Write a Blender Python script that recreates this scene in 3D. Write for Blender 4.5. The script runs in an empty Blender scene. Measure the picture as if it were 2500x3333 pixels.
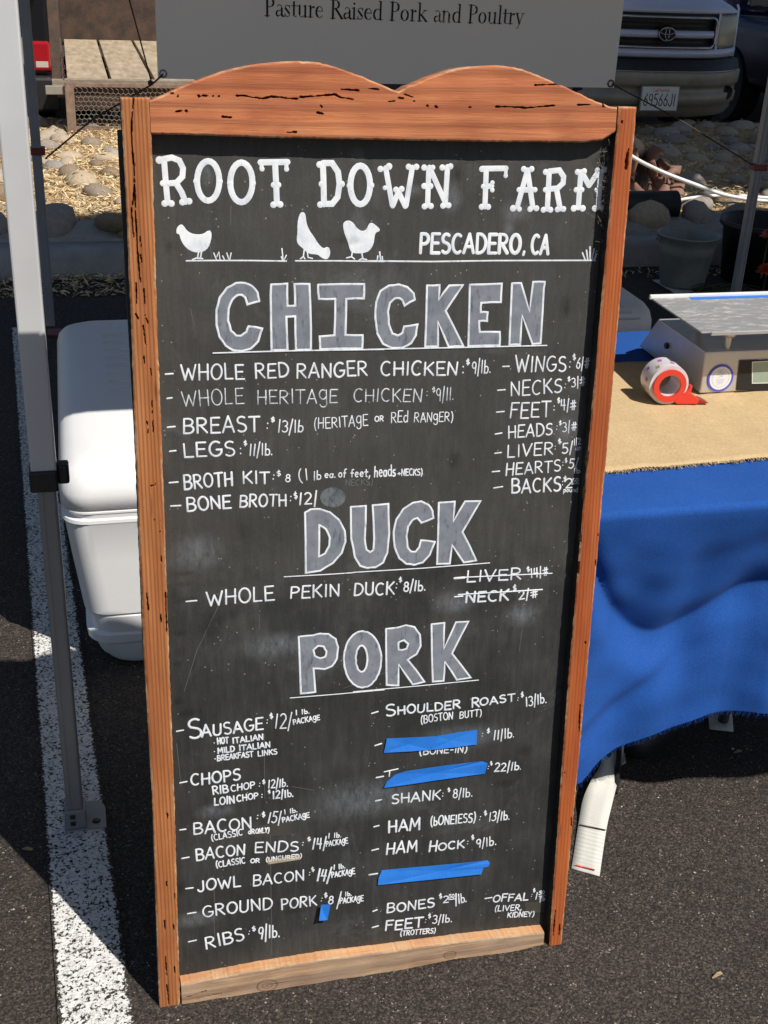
import bpy, bmesh, math, random
import numpy as np
from mathutils import Vector, Matrix
from mathutils.geometry import tessellate_polygon

random.seed(7); RNG = np.random.default_rng(7)
S = bpy.context.scene
COL = S.collection
R = math.radians

# ------------------------------------------------------------------ camera, sky, sun, exposure
cam_d = bpy.data.cameras.new('camera'); cam = bpy.data.objects.new('camera', cam_d); COL.objects.link(cam)
cam_d.sensor_fit = 'VERTICAL'; cam_d.sensor_height = 24.0; cam_d.lens = 28.443; cam_d.clip_start = 0.05; cam_d.clip_end = 400
_cx, _cy, _cz = (0.9704,-0.2373,0.044), (0.0677,0.4423,0.8943), (-0.2317,-0.8649,0.4453)
cam.matrix_world = Matrix(((_cx[0], _cy[0], _cz[0], 0), (_cx[1], _cy[1], _cz[1], 0), (_cx[2], _cy[2], _cz[2], 1.61), (0, 0, 0, 1)))
S.camera = cam
SUN = Vector((0.3466, -0.4891, 0.8004)).normalized()
W = bpy.data.worlds.new('World'); S.world = W; W.use_nodes = True
wn = W.node_tree; sky = wn.nodes.new('ShaderNodeTexSky'); sky.sky_type = 'NISHITA'; sky.sun_disc = False
sky.sun_elevation = math.asin(SUN.z); sky.sun_rotation = math.atan2(SUN.x, SUN.y)
wn.links.new(sky.outputs[0], wn.nodes['Background'].inputs[0]); wn.nodes['Background'].inputs[1].default_value = 0.06
sd = bpy.data.lights.new('sun', 'SUN'); sd.energy = 5.0; sd.angle = R(0.53); sd.color = (1, .955, .89)
sun = bpy.data.objects.new('sun', sd); COL.objects.link(sun); sun.rotation_euler = (-SUN).to_track_quat('-Z', 'Y').to_euler()
S.view_settings.view_transform = 'Standard'; S.view_settings.look = 'None'; S.view_settings.exposure = 0.0
S.view_settings.gamma = 1; S.view_settings.use_curve_mapping = False
S.render.engine = 'CYCLES'

# ------------------------------------------------------------------ helpers
def tag(o, label=None, cat=None, group=None, kind=None):
    if label: o['label'] = label
    if cat: o['category'] = cat
    if group: o['group'] = group
    if kind: o['kind'] = kind
    return o
def empty(name, loc=(0, 0, 0), rz=0, **k):
    o = bpy.data.objects.new(name, None); COL.objects.link(o); o.location = loc; o.rotation_euler = (0, 0, rz); o.empty_display_size = .1
    return tag(o, **k)
class MB:
    def __init__(s): s.v = []; s.f = []; s.sm = []
    def add(s, vs, fs, sm=False):
        b = len(s.v); s.v += [tuple(v) for v in vs]; s.f += [tuple(i + b for i in f) for f in fs]; s.sm += [sm] * len(fs); return s
    def build(s, name, mat, parent=None, bevel=0, loc=None, rot=None, seg=2):
        me = bpy.data.meshes.new(name); me.from_pydata(s.v, [], s.f); me.update()
        if any(s.sm): me.polygons.foreach_set('use_smooth', s.sm)
        if mat: me.materials.append(mat)
        o = bpy.data.objects.new(name, me); COL.objects.link(o)
        if bevel:
            m = o.modifiers.new('bevel', 'BEVEL'); m.width = bevel; m.segments = seg; m.limit_method = 'ANGLE'; m.angle_limit = R(35)
        if loc: o.location = loc
        if rot: o.rotation_euler = rot
        if parent: o.parent = parent
        return o
    def box(s, x0, x1, y0, y1, z0, z1):
        return s.add([(x, y, z) for z in (z0, z1) for y in (y0, y1) for x in (x0, x1)], [(0, 2, 3, 1), (4, 5, 7, 6), (0, 1, 5, 4), (2, 6, 7, 3), (0, 4, 6, 2), (1, 3, 7, 5)])
    def tube(s, pts, r, n=8, sm=True, cap=True):
        pts = [Vector(p) for p in pts]; rr = r if isinstance(r, (list, tuple)) else [r] * len(pts)
        up = Vector((0, 0, 1)); vs = []; fs = []
        for i, p in enumerate(pts):
            d = (pts[min(i + 1, len(pts) - 1)] - pts[max(i - 1, 0)]).normalized()
            a = d.cross(up if abs(d.z) < .9 else Vector((1, 0, 0))).normalized(); b = d.cross(a)
            for k in range(n):
                t = 2 * math.pi * k / n; vs.append(p + (a * math.cos(t) + b * math.sin(t)) * rr[i])
        for i in range(len(pts) - 1):
            for k in range(n): fs.append((i * n + k, i * n + (k + 1) % n, (i + 1) * n + (k + 1) % n, (i + 1) * n + k))
        if cap: fs += [tuple(range(n)), tuple(reversed(range((len(pts) - 1) * n, len(pts) * n)))]
        return s.add(vs, fs, sm)
    def lathe(s, prof, c=(0, 0), n=32, sm=True, rot=None):
        vs = []; fs = []
        for r, z in prof:
            for k in range(n):
                t = 2 * math.pi * k / n; vs.append((c[0] + r * math.cos(t), c[1] + r * math.sin(t), z))
        for i in range(len(prof) - 1):
            for k in range(n): fs.append((i * n + k, i * n + (k + 1) % n, (i + 1) * n + (k + 1) % n, (i + 1) * n + k))
        return s.add(vs, fs, sm)
    def prism(s, poly, f):          # poly 2D, f(x,y,k)->3D for k = 0, 1
        n = len(poly); vs = [f(x, y, 0) for x, y in poly] + [f(x, y, 1) for x, y in poly]
        fs = [tuple(range(n)), tuple(reversed(range(n, 2 * n)))] + [(i, n + i, n + (i + 1) % n, (i + 1) % n) for i in range(n)]
        return s.add(vs, fs)

def boxo(name, mat, parent, b, bevel=0): return MB().box(*b).build(name, mat, parent, bevel)

# ------------------------------------------------------------------ materials
def newmat(name, col=(.5, .5, .5), rough=.6, metal=0, spec=.5):
    m = bpy.data.materials.new(name); m.use_nodes = True; b = m.node_tree.nodes['Principled BSDF']
    b.inputs['Base Color'].default_value = (*col, 1); b.inputs['Roughness'].default_value = rough; b.inputs['Metallic'].default_value = metal
    b.inputs['Specular IOR Level'].default_value = spec
    return m
class NT:
    def __init__(s, m): s.m = m; s.t = m.node_tree; s.b = s.t.nodes['Principled BSDF']; s.tc = s.t.nodes.new('ShaderNodeTexCoord')
    def n(s, typ, **k):
        x = s.t.nodes.new('ShaderNode' + typ)
        for a, v in k.items():
            if a in x.inputs.keys() if isinstance(a, str) else False: x.inputs[a].default_value = v
            else: setattr(x, a, v)
        return x
    def l(s, a, b): s.t.links.new(a, b)
    def coord(s, scale=(1, 1, 1), kind='Object', loc=(0, 0, 0), rot=(0, 0, 0)):
        mp = s.t.nodes.new('ShaderNodeMapping'); mp.inputs['Scale'].default_value = scale; mp.inputs['Location'].default_value = loc; mp.inputs['Rotation'].default_value = rot
        s.l(s.tc.outputs[kind], mp.inputs[0]); return mp.outputs[0]
    def noise(s, vec, scale=5, detail=4, rough=.55, dist=0):
        x = s.t.nodes.new('ShaderNodeTexNoise'); x.inputs['Scale'].default_value = scale; x.inputs['Detail'].default_value = detail
        x.inputs['Roughness'].default_value = rough; x.inputs['Distortion'].default_value = dist; s.l(vec, x.inputs['Vector']); return x.outputs['Fac']
    def voro(s, vec, scale=5, feat='F1', out='Distance', rnd=1):
        x = s.t.nodes.new('ShaderNodeTexVoronoi'); x.feature = feat; x.inputs['Scale'].default_value = scale; x.inputs['Randomness'].default_value = rnd; s.l(vec, x.inputs['Vector']); return x.outputs[out]
    def ramp(s, fac, stops, interp='LINEAR'):
        x = s.t.nodes.new('ShaderNodeValToRGB'); e = x.color_ramp.elements; x.color_ramp.interpolation = interp
        while len(e) < len(stops): e.new(.5)
        for el, (p, c) in zip(e, stops): el.position = p; el.color = (*c, 1) if len(c) == 3 else c
        s.l(fac, x.inputs[0]); return x.outputs[0]
    def mix(s, fac, a, b, mode='MIX'):
        x = s.t.nodes.new('ShaderNodeMix'); x.data_type = 'RGBA'; x.blend_type = mode
        for v, i in ((fac, 0), (a, 6), (b, 7)):
            if isinstance(v, (int, float)): x.inputs[i].default_value = v
            elif isinstance(v, tuple): x.inputs[i].default_value = (*v, 1)
            else: s.l(v, x.inputs[i])
        return x.outputs[2]
    def math(s, op, a, b=0, clamp=False):
        x = s.t.nodes.new('ShaderNodeMath'); x.operation = op; x.use_clamp = clamp
        for i, v in enumerate((a, b)):
            if isinstance(v, (int, float)): x.inputs[i].default_value = v
            else: s.l(v, x.inputs[i])
        return x.outputs[0]
    def attr(s, name):
        x = s.t.nodes.new('ShaderNodeAttribute'); x.attribute_name = name; return x.outputs['Fac']
    def base(s, c): s.l(c, s.b.inputs['Base Color'])
    def roughn(s, c): s.l(c, s.b.inputs['Roughness'])
    def bump(s, h, dist=.001, strength=1):
        x = s.t.nodes.new('ShaderNodeBump'); x.inputs['Distance'].default_value = dist; x.inputs['Strength'].default_value = strength
        s.l(h, x.inputs['Height']); s.l(x.outputs[0], s.b.inputs['Normal'])
BW = lambda a, b: [(a, (0, 0, 0)), (b, (1, 1, 1))]

def mottled(name, c1, c2, scale=8, rough=.6, metal=0, bump=0, bscale=80, stretch=(1, 1, 1), spec=.5, detail=5):
    m = newmat(name, c1, rough, metal, spec); t = NT(m); v = t.coord(stretch)
    f = t.noise(v, scale, detail, .6); t.base(t.ramp(f, [(.3, c1), (.7, c2)]))
    if bump: t.bump(t.noise(v, bscale, 4), bump)
    return m

def asphalt_nodes(t, v):
    cells = t.voro(v, 330, out='Color'); sep = t.n('SeparateColor'); t.l(cells, sep.inputs[0])
    base = t.ramp(sep.outputs[0], [(0, (.018, .015, .013)), (.45, (.042, .035, .030)), (.8, (.074, .060, .050)), (1, (.12, .10, .082))])
    big = t.noise(v, 1.7, 5, .6); base = t.mix(.65, base, t.ramp(big, [(.3, (.55, .55, .56)), (.7, (1.25, 1.18, 1.1))]), 'MULTIPLY')
    med = t.noise(v, 28, 4, .6); base = t.mix(.35, base, t.ramp(med, [(.3, (.6, .6, .6)), (.7, (1.25, 1.25, 1.25))]), 'MULTIPLY')
    vd = t.mix(.012, v, t.voro(v, 300, out='Color'), 'ADD'); c2 = t.voro(vd, 150, out='Color'); s2 = t.n('SeparateColor'); t.l(c2, s2.inputs[0]); d2 = t.voro(vd, 150)
    speck = t.math('MULTIPLY', t.math('GREATER_THAN', s2.outputs[1], .94), t.math('LESS_THAN', d2, .33))
    base = t.mix(speck, base, (.30, .265, .22))
    d3 = t.voro(vd, 75); s3 = t.n('SeparateColor'); t.l(t.voro(vd, 75, out='Color'), s3.inputs[0])
    speck2 = t.math('MULTIPLY', t.math('GREATER_THAN', s3.outputs[2], .988), t.math('LESS_THAN', d3, .19))
    base = t.mix(speck2, base, (.55, .50, .42))
    stain = t.ramp(t.noise(v, 7, 6, .7, .6), BW(.66, .8)); base = t.mix(t.math('MULTIPLY', stain, .35), base, (.2, .16, .12))
    hgt = t.math('ADD', t.math('MULTIPLY', t.math('SUBTRACT', 1, t.voro(v, 170)), .7), t.noise(v, 420, 3))
    return base, hgt
def m_asphalt():
    m = newmat('asphalt', rough=.85, spec=.35); t = NT(m); v = t.coord()
    b, hg = asphalt_nodes(t, v); t.base(b); t.bump(hg, .003, .8); return m
def m_stripe(seed=0, x0=0, x1=.12, worn=.5):
    m = newmat('stripe_paint', rough=.75, spec=.3); t = NT(m); v = t.coord(loc=(seed, 0, 0)); b, hg = asphalt_nodes(t, v)
    pits = t.math('ADD', t.math('MULTIPLY', t.noise(v, 165, 3, .6, .4), .86), t.math('MULTIPLY', t.noise(v, 16, 3, .6), .14))
    xyz = t.n('SeparateXYZ'); t.l(t.tc.outputs['UV'], xyz.inputs[0])
    e = t.math('MINIMUM', xyz.outputs[0], t.math('SUBTRACT', 1, xyz.outputs[0]))
    edge = t.math('MULTIPLY', t.math('SUBTRACT', .07, e, True), 3.2)
    mask = t.ramp(t.math('SUBTRACT', pits, edge), BW(worn - .075, worn - .035))
    paint = t.ramp(t.noise(v, 60, 5, .7), [(.25, (.55, .53, .49)), (.6, (.84, .83, .8))])
    t.base(t.mix(mask, b, paint)); t.bump(t.math('ADD', hg, t.math('MULTIPLY', mask, .5)), .003, .8); return m
def m_wood(name, axis, dark, mid, light, seed=0, lines=1.0, wearcol=(.62, .42, .24), gray=0.0, bands=70):
    m = newmat(name, rough=.68, spec=.3); t = NT(m)
    st = (1, 1, .035) if axis == 'z' else (.035, 1, 1)
    v = t.coord(st, loc=(seed, seed * .7, seed * .3))
    fine = t.noise(v, 260, 5, .65); mid_n = t.noise(v, 55, 4, .6)
    big = t.noise(t.coord((1, 1, .25) if axis == 'z' else (.2, 1, 1), loc=(seed, 3, 1)), 11, 5, .6)
    patch = t.ramp(t.noise(t.coord((1, 1, .3) if axis == 'z' else (.35, 1, 1.6), loc=(seed, 8, 2)), 9 if axis == 'z' else 16, 6, .68, .4), BW(.47, .66))
    wv = t.t.nodes.new('ShaderNodeTexWave'); wv.wave_type = 'BANDS'; wv.bands_direction = 'X' if axis == 'z' else 'Z'
    wv.inputs['Scale'].default_value = bands * (.85 if axis == 'z' else .17); wv.inputs['Distortion'].default_value = 3.2 if axis == 'z' else 5.5; wv.inputs['Detail'].default_value = 3
    wv.inputs['Detail Scale'].default_value = .9; t.l(t.coord((1, 1, .06) if axis == 'z' else (.075, 1, 1), loc=(seed, seed, 0)), wv.inputs['Vector'])
    ring = t.ramp(wv.outputs['Fac'], [(.0, (0, 0, 0)), (.55, (.1, .1, .1)), (.93, (1, 1, 1)), (1, (.85, .85, .85))])
    col = t.ramp(t.math('ADD', t.math('MULTIPLY', fine, .35), t.math('MULTIPLY', mid_n, .65)), [(.3, dark), (.47, mid), (.66, light)])
    col = t.mix(t.math('MULTIPLY', ring, .62 * lines), col, (dark[0] * .52, dark[1] * .52, dark[2] * .7))
    col = t.mix(.7, col, t.ramp(big, [(.3, (.72, .68, .66)), (.7, (1.2, 1.15, 1.1))]), 'MULTIPLY')
    col = t.mix(t.math('MULTIPLY', patch, .5 if not gray else .75), col, (dark[0] * .75, dark[1] * .6, dark[2] * .6))
    if gray: col = t.mix(t.math('MULTIPLY', t.ramp(t.noise(t.coord((.25, 1, 1) if axis == 'x' else (1, 1, .25)), 22, 5, .7), BW(.35, .6)), gray), col, (.40, .31, .23))
    # fine dark checks and pinholes along the grain
    chk = t.ramp(t.noise(t.coord((1, 1, .05) if axis == 'z' else (.05, 1, 1), loc=(9 + seed, 0, 0)), 150, 2, .4), BW(.70, .76))
    col = t.mix(t.math('MULTIPLY', chk, .55), col, (.05, .02, .012))
    wear = t.math('MULTIPLY', t.attr('wear'), t.ramp(t.noise(t.coord(), 70, 4, .7), BW(.35, .6)))
    col = t.mix(wear, col, wearcol)
    col = t.mix(t.attr('rot'), col, (.045, .020, .010))
    t.base(col); t.bump(t.math('ADD', t.math('SUBTRACT', fine, t.math('MULTIPLY', chk, .8)), t.math('MULTIPLY', ring, .25)), .0012, .7)
    return m
M = {}
M['asphalt'] = m_asphalt()
M['postL'] = m_wood('left_post_wood', 'z', (.32, .108, .034), (.44, .165, .054), (.56, .25, .095), 1.3)
M['postR'] = m_wood('right_post_wood', 'z', (.32, .072, .019), (.43, .108, .028), (.51, .155, .046), 4.1, lines=.6)
M['rail'] = m_wood('rail_wood', 'x', (.38, .112, .046), (.50, .168, .068), (.58, .235, .10), 2.2, bands=95, lines=.75)
M['raw'] = m_wood('weathered_rail_wood', 'x', (.22, .115, .06), (.40, .25, .14), (.60, .44, .27), 6.2, gray=.45, lines=.9)
M['ledge'] = m_wood('fresh_ledge_wood', 'x', (.55, .26, .11), (.68, .36, .17), (.75, .45, .25), 6.9, lines=.2)
M['plank'] = mottled('plank_wood', (.30, .23, .15), (.56, .45, .31), 9, .8, bump=.003, bscale=60, stretch=(2, .5, 3), detail=8)
M['graywood'] = mottled('gray_wood', (.22, .17, .12), (.38, .31, .23), 12, .85, bump=.003, bscale=60, stretch=(1, 3, 3))
def m_board():
    m = newmat('chalkboard_black', rough=.62, spec=.42); t = NT(m); v = t.coord()
    a = t.noise(v, 9, 6, .62); b_ = t.noise(t.coord((5, 1, .6)), 26, 5, .6); c = t.noise(v, 2.3, 4, .5); fi = t.noise(t.coord((1, 1, 1)), 380, 3, .6)
    col = t.ramp(t.math('ADD', t.math('MULTIPLY', a, .55), t.math('MULTIPLY', b_, .45)), [(.3, (.017, .0175, .017)), (.5, (.032, .0322, .0305)), (.7, (.056, .0555, .051))])
    xyz = t.n('SeparateXYZ'); t.l(t.tc.outputs['Object'], xyz.inputs[0])
    dust = t.ramp(t.math('ADD', xyz.outputs[2], t.math('MULTIPLY', a, .5)), [(.9, (0, 0, 0)), (1.62, (1, 1, 1))])
    col = t.mix(t.math('MULTIPLY', dust, .17), col, (.14, .125, .10))
    ch = t.ramp(t.noise(t.coord((1, 1, 1), loc=(5, 0, 2)), 5.5, 7, .75, .4), BW(.56, .8)); col = t.mix(t.math('MULTIPLY', ch, .22), col, (.30, .32, .34))
    dk = t.ramp(t.noise(t.coord((1, 1, 1), loc=(1, 0, 7)), 11, 4, .6, .8), BW(.62, .74)); col = t.mix(t.math('MULTIPLY', dk, .5), col, (.026, .027, .027))
    sp = t.math('MULTIPLY', t.math('LESS_THAN', t.voro(v, 110), .12), t.math('GREATER_THAN', t.noise(v, 40, 2), .57)); col = t.mix(t.math('MULTIPLY', sp, .5), col, (.4, .38, .33))
    col = t.mix(.35, col, t.ramp(fi, [(.3, (.7, .7, .7)), (.7, (1.3, 1.3, 1.3))]), 'MULTIPLY')
    t.base(col); t.roughn(t.ramp(a, [(.3, (.5, .5, .5)), (.7, (.72, .72, .72))])); t.bump(t.math('ADD', b_, t.math('MULTIPLY', fi, .3)), .0006, .6); return m
M['board'] = m_board()
def m_chalk(name, c1, c2, thin=.0, under=(.12, .125, .13), fs=240):
    m = newmat(name, c1, .8, spec=.2); t = NT(m)
    n1 = t.noise(t.coord((1, 1, .30)), fs, 4, .7); n2 = t.noise(t.coord(), 42, 4, .6)
    col = t.ramp(n2, [(.3, c1), (.7, c2)])
    f = t.ramp(t.math('ADD', t.math('MULTIPLY', n1, .85), t.math('MULTIPLY', n2, .15)), BW(.33 + thin, .47 + thin))
    t.base(t.mix(f, under, col)); return m
M['paint'] = m_chalk('white_marker_paint', (.62, .66, .72), (.86, .87, .88), .0, (.42, .45, .5))
M['thinpaint'] = m_chalk('thin_marker_paint', (.5, .54, .6), (.76, .78, .8), .045, (.22, .24, .27))
M['bigpaint'] = m_chalk('brushed_white_paint', (.66, .70, .75), (.88, .89, .9), -.02, (.58, .62, .68))
M['grayfill'] = m_chalk('gray_blue_fill_paint', (.165, .18, .205), (.235, .255, .285), -.015, (.085, .095, .11), 130)
M['scratch'] = newmat('faint_scratch', (.13, .13, .12), .8)
M['smudge'] = m_chalk('rubbed_out_paint', (.085, .10, .11), (.17, .185, .195), .03, (.05, .055, .06))
M['sideshade'] = mottled('post_side_shade', (.010, .009, .008), (.022, .018, .015), 40, .8)  # black colour standing for deep shade on the posts' left sides
M['oldtape'] = mottled('black_patch_tape', (.045, .045, .036), (.065, .06, .048), 30, .45)
M['tantape'] = mottled('tan_tape', (.30, .24, .16), (.42, .35, .26), 60, .6)
def m_tape():
    m = newmat('blue_painters_tape', (.02, .17, .62), .55, spec=.4); t = NT(m); v = t.coord((1, 1, 1))
    cr = t.noise(t.coord((3, 1, 1)), 120, 3); t.base(t.ramp(t.noise(v, 18, 4), [(.3, (.016, .165, .62)), (.7, (.03, .21, .70))])); t.bump(cr, .0008, .6); return m
M['tape'] = m_tape()
M['whitemetal'] = mottled('white_powder_coat', (.60, .60, .59), (.68, .68, .67), 5, .38, spec=.5)
def m_leg():
    m = newmat('scuffed_white_leg', rough=.4); t = NT(m); v = t.coord()
    sc = t.ramp(t.noise(t.coord((1, 1, .25)), 55, 5, .75, .5), BW(.70, .76))
    t.base(t.mix(t.math('MULTIPLY', sc, .6), t.ramp(t.noise(v, 6, 4), [(.3, (.56, .56, .56)), (.7, (.64, .64, .635))]), (.12, .12, .12))); return m
M['leg'] = m_leg()
M['darkmetal'] = mottled('gray_steel', (.30, .30, .32), (.37, .37, .39), 9, .5, .3)
M['graymetal'] = mottled('gray_leg_metal', (.24, .24, .25), (.30, .30, .30), 8, .45, .2)
M['black'] = mottled('black_plastic', (.012, .012, .013), (.02, .02, .022), 20, .5)
M['redclamp'] = mottled('dark_red_plastic', (.16, .02, .018), (.24, .035, .03), 25, .5)
def m_cooler():
    m = newmat('white_cooler_plastic', (.84, .83, .82), .42); t = NT(m); v = t.coord()
    sc = t.ramp(t.noise(t.coord((.18, 1, 1)), 60, 5, .7, .3), BW(.73, .78)); gr = t.ramp(t.noise(v, 5, 6, .65), BW(.5, .8))
    c = t.mix(t.math('MULTIPLY', gr, .22), (.85, .845, .835), (.60, .57, .52)); t.base(t.mix(t.math('MULTIPLY', sc, .45), c, (.32, .31, .30))); t.bump(t.noise(v, 260, 3), .0004, .5); return m
M['cooler'] = m_cooler()
M['roof'] = mottled('canopy_fabric', (.34, .35, .37), (.38, .39, .41), 3, .9)
M['rust'] = mottled('rusty_steel', (.040, .034, .030), (.13, .075, .05), 9, .75, .3, bump=.002, bscale=70, detail=8)
M['rust2'] = mottled('rusty_angle_iron', (.075, .065, .058), (.17, .10, .07), 18, .7, .3, bump=.002, bscale=90)
M['rust3'] = mottled('rust_brown_frame', (.17, .11, .08), (.32, .22, .16), 22, .8, bump=.002)
M['wire'] = newmat('galvanised_wire', (.42, .38, .32), .5, .5)
M['tail'] = newmat('red_tail_lens', (.36, .008, .014), .15, spec=.6)
M['clear'] = newmat('clear_lens', (.55, .50, .42), .2)
M['carblack'] = newmat('black_car_paint', (.008, .009, .013), .18, spec=.6)
M['navy'] = newmat('dark_blue_car_paint', (.008, .014, .04), .22, spec=.6)
M['silver'] = mottled('silver_blue_paint', (.50, .56, .74), (.56, .62, .80), 3, .3, .1)
M['bumper'] = mottled('dusty_bumper', (.24, .215, .18), (.36, .33, .28), 6, .5, .2, detail=8)
M['chrome'] = newmat('worn_chrome', (.45, .46, .5), .25, .9)
M['dusty'] = mottled('dusty_steel', (.24, .215, .18), (.33, .29, .24), 8, .7)
M['rubber'] = newmat('tyre_rubber', (.02, .02, .02), .8)
M['tanrim'] = newmat('tan_tyre_wall', (.30, .24, .16), .7)
M['glass'] = newmat('dark_glass', (.01, .012, .015), .06, spec=.8)
M['lamp'] = newmat('headlight_lens', (.34, .34, .28), .2, spec=.7)
M['inkblack'] = newmat('black_print', (.012, .011, .010), .6)
M['white'] = newmat('white_enamel', (.78, .78, .76), .4)
M['red'] = newmat('red_plastic', (.72, .05, .03), .35)
M['darkred'] = newmat('dark_red_tip', (.30, .03, .02), .4)
M['purple'] = newmat('purple_print', (.42, .10, .50), .5)
M['olive'] = newmat('olive_print', (.35, .32, .14), .5)
M['film'] = mottled('cloudy_tape_film', (.62, .56, .58), (.74, .70, .70), 40, .25)
M['bluering'] = newmat('blue_print', (.08, .09, .55), .5)
M['paleblue'] = newmat('pale_blue_print', (.35, .42, .72), .5)
M['lcd'] = newmat('lcd_glass', (.30, .38, .30), .15)
M['lcdink'] = newmat('lcd_segments', (.08, .10, .08), .4)
def m_steel(name='brushed_stainless', scr=0):
    m = newmat(name, (.62, .60, .57), .34, .85); t = NT(m)
    n = t.noise(t.coord((.04, 1, 1)), 300, 3, .6); b2 = t.noise(t.coord(), 7, 3)
    t.roughn(t.ramp(n, [(.3, (.28, .28, .28)), (.7, (.46, .46, .46))]))
    c = t.ramp(b2, [(.3, (.52, .50, .47)), (.7, (.66, .64, .61))])
    if scr: c = t.mix(t.ramp(t.noise(t.coord((1, 3.2, 1)), 30, 6, .75), BW(.5, .68)), (.34, .34, .34), (.72, .71, .68)); t.roughn(t.ramp(n, [(.3, (.4, .4, .4)), (.7, (.65, .65, .65))]))
    t.base(c); return m
M['steel'] = m_steel(); M['steel'].node_tree.nodes['Principled BSDF'].inputs['Metallic'].default_value = .5; M['tray'] = m_steel('scratched_tray_steel', 1); M['tray'].node_tree.nodes['Principled BSDF'].inputs['Metallic'].default_value = .25
M['galv'] = mottled('dull_galvanised', (.26, .27, .25), (.36, .37, .34), 14, .55, .45)
def m_cloth(name, c1, c2, weave=900, fuzz=.3):
    m = newmat(name, c1, .9, spec=.15); t = NT(m); v = t.coord()
    f = t.noise(v, weave * .42, 5, .8); g_ = t.noise(v, 6, 4)
    sp = t.math('GREATER_THAN', t.noise(v, 520, 2, .5), .72)
    c = t.mix(.5, t.ramp(g_, [(.3, c1), (.7, c2)]), t.ramp(f, [(.32, (.6, .6, .63)), (.68, (1.4, 1.33, 1.3))]), 'MULTIPLY')
    t.base(t.mix(t.math('MULTIPLY', sp, .35), c, (.2, .32, .6))); t.b.inputs['Sheen Weight'].default_value = .06; t.b.inputs['Sheen Tint'].default_value = (.3, .5, 1, 1)
    t.bump(f, .0008, .7); return m
M['blue'] = m_cloth('blue_table_fabric', (.014, .075, .30), (.020, .092, .36), 700)
def m_burlap():
    m = newmat('burlap_weave', rough=.95, spec=.1); t = NT(m); v = t.coord()
    w1 = t.t.nodes.new('ShaderNodeTexWave'); w1.inputs['Scale'].default_value = 82; w1.inputs['Distortion'].default_value = 1.6; w1.inputs['Detail'].default_value = 3; w1.bands_direction = 'DIAGONAL'
    t.l(t.coord((1, 1.25, 1), rot=(0, 0, R(4))), w1.inputs['Vector'])
    n = t.noise(v, 14, 5, .7); n2 = t.noise(t.coord((.12, 1, 1)), 420, 3, .6); n3 = t.noise(t.coord((1, .12, 1)), 420, 3, .6)
    c = t.ramp(w1.outputs['Fac'], [(0, (.36, .24, .12)), (.4, (.62, .45, .25)), (1, (.80, .62, .37))])
    c = t.mix(.5, c, t.ramp(t.math('ADD', t.math('MULTIPLY', n2, .5), t.math('MULTIPLY', n3, .5)), [(.35, (.72, .70, .66)), (.65, (1.25, 1.25, 1.22))]), 'MULTIPLY')
    c = t.mix(.3, c, t.ramp(n, [(.3, (.8, .76, .7)), (.7, (1.12, 1.12, 1.12))]), 'MULTIPLY'); t.base(c)
    t.bump(t.math('ADD', w1.outputs['Fac'], t.math('MULTIPLY', n2, .6)), .0012, .8); return m
M['burlap'] = m_burlap()
M['jute'] = mottled('jute_thread', (.34, .24, .13), (.5, .37, .2), 90, .9)
def m_strap():
    m = newmat('white_webbing', rough=.85, spec=.2); t = NT(m)
    w = t.t.nodes.new('ShaderNodeTexWave'); w.bands_direction = 'Y'; w.inputs['Scale'].default_value = 62; w.inputs['Distortion'].default_value = .6; t.l(t.tc.outputs['UV'], w.inputs[0])
    mp = t.t.nodes.new('ShaderNodeMapping'); mp.inputs['Scale'].default_value = (.053, .40, 1); t.l(t.tc.outputs['UV'], mp.inputs[0]); t.l(mp.outputs[0], w.inputs['Vector'])
    c = t.ramp(w.outputs['Fac'], [(0, (.56, .55, .50)), (1, (.66, .65, .60))]); d = t.ramp(t.noise(t.coord(), 16, 5, .7), BW(.5, .75)); t.base(t.mix(t.math('MULTIPLY', d, .35), c, (.34, .31, .26))); t.bump(w.outputs['Fac'], .0004, .3); return m
M['strap'] = m_strap()
M['banner'] = mottled('grey_vinyl_banner', (.88, .86, .82), (.91, .89, .85), 2, .6)
_b = M['banner'].node_tree; _tr = _b.nodes.new('ShaderNodeBsdfTranslucent'); _tr.inputs[0].default_value = (.9, .88, .85, 1); _mx = _b.nodes.new('ShaderNodeMixShader'); _mx.inputs[0].default_value = .6
_b.links.new(_b.nodes['Principled BSDF'].outputs[0], _mx.inputs[1]); _b.links.new(_tr.outputs[0], _mx.inputs[2]); _b.links.new(_mx.outputs[0], _b.nodes['Material Output'].inputs[0])
def m_stone(name, c1, c2, c3):
    m = newmat(name, rough=.75, spec=.3); t = NT(m); v = t.coord(); oi = t.n('ObjectInfo')
    base = t.ramp(oi.outputs['Random'], [(0, c1), (.5, c2), (1, c3)]); n = t.noise(v, 9, 7, .7); s = t.noise(v, 60, 4)
    c = t.mix(.6, base, t.ramp(n, [(.3, (.6, .58, .56)), (.72, (1.35, 1.32, 1.28))]), 'MULTIPLY'); c = t.mix(.35, c, t.ramp(s, [(.35, (.7, .7, .7)), (.65, (1.3, 1.3, 1.3))]), 'MULTIPLY')
    t.base(c); t.bump(n, .01, .5); return m
M['stone'] = m_stone('river_stone', (.26, .19, .12), (.33, .31, .29), (.50, .40, .28))
def m_chip():
    m = newmat('wood_chip', rough=.9, spec=.1); t = NT(m); a = t.n('NewGeometry')
    t.base(t.ramp(a.outputs['Random Per Island'], [(0, (.45, .29, .13)), (.4, (.72, .53, .28)), (.8, (.86, .70, .43)), (1, (.45, .38, .3))])); return m
M['chip'] = m_chip()
M['soil'] = mottled('mulch_soil', (.34, .23, .12), (.60, .45, .25), 26, .95, bump=.02, bscale=60, detail=8)
M['concrete'] = mottled('kerb_concrete', (.30, .29, .28), (.40, .39, .37), 12, .85, bump=.003, bscale=120, detail=8)
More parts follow.
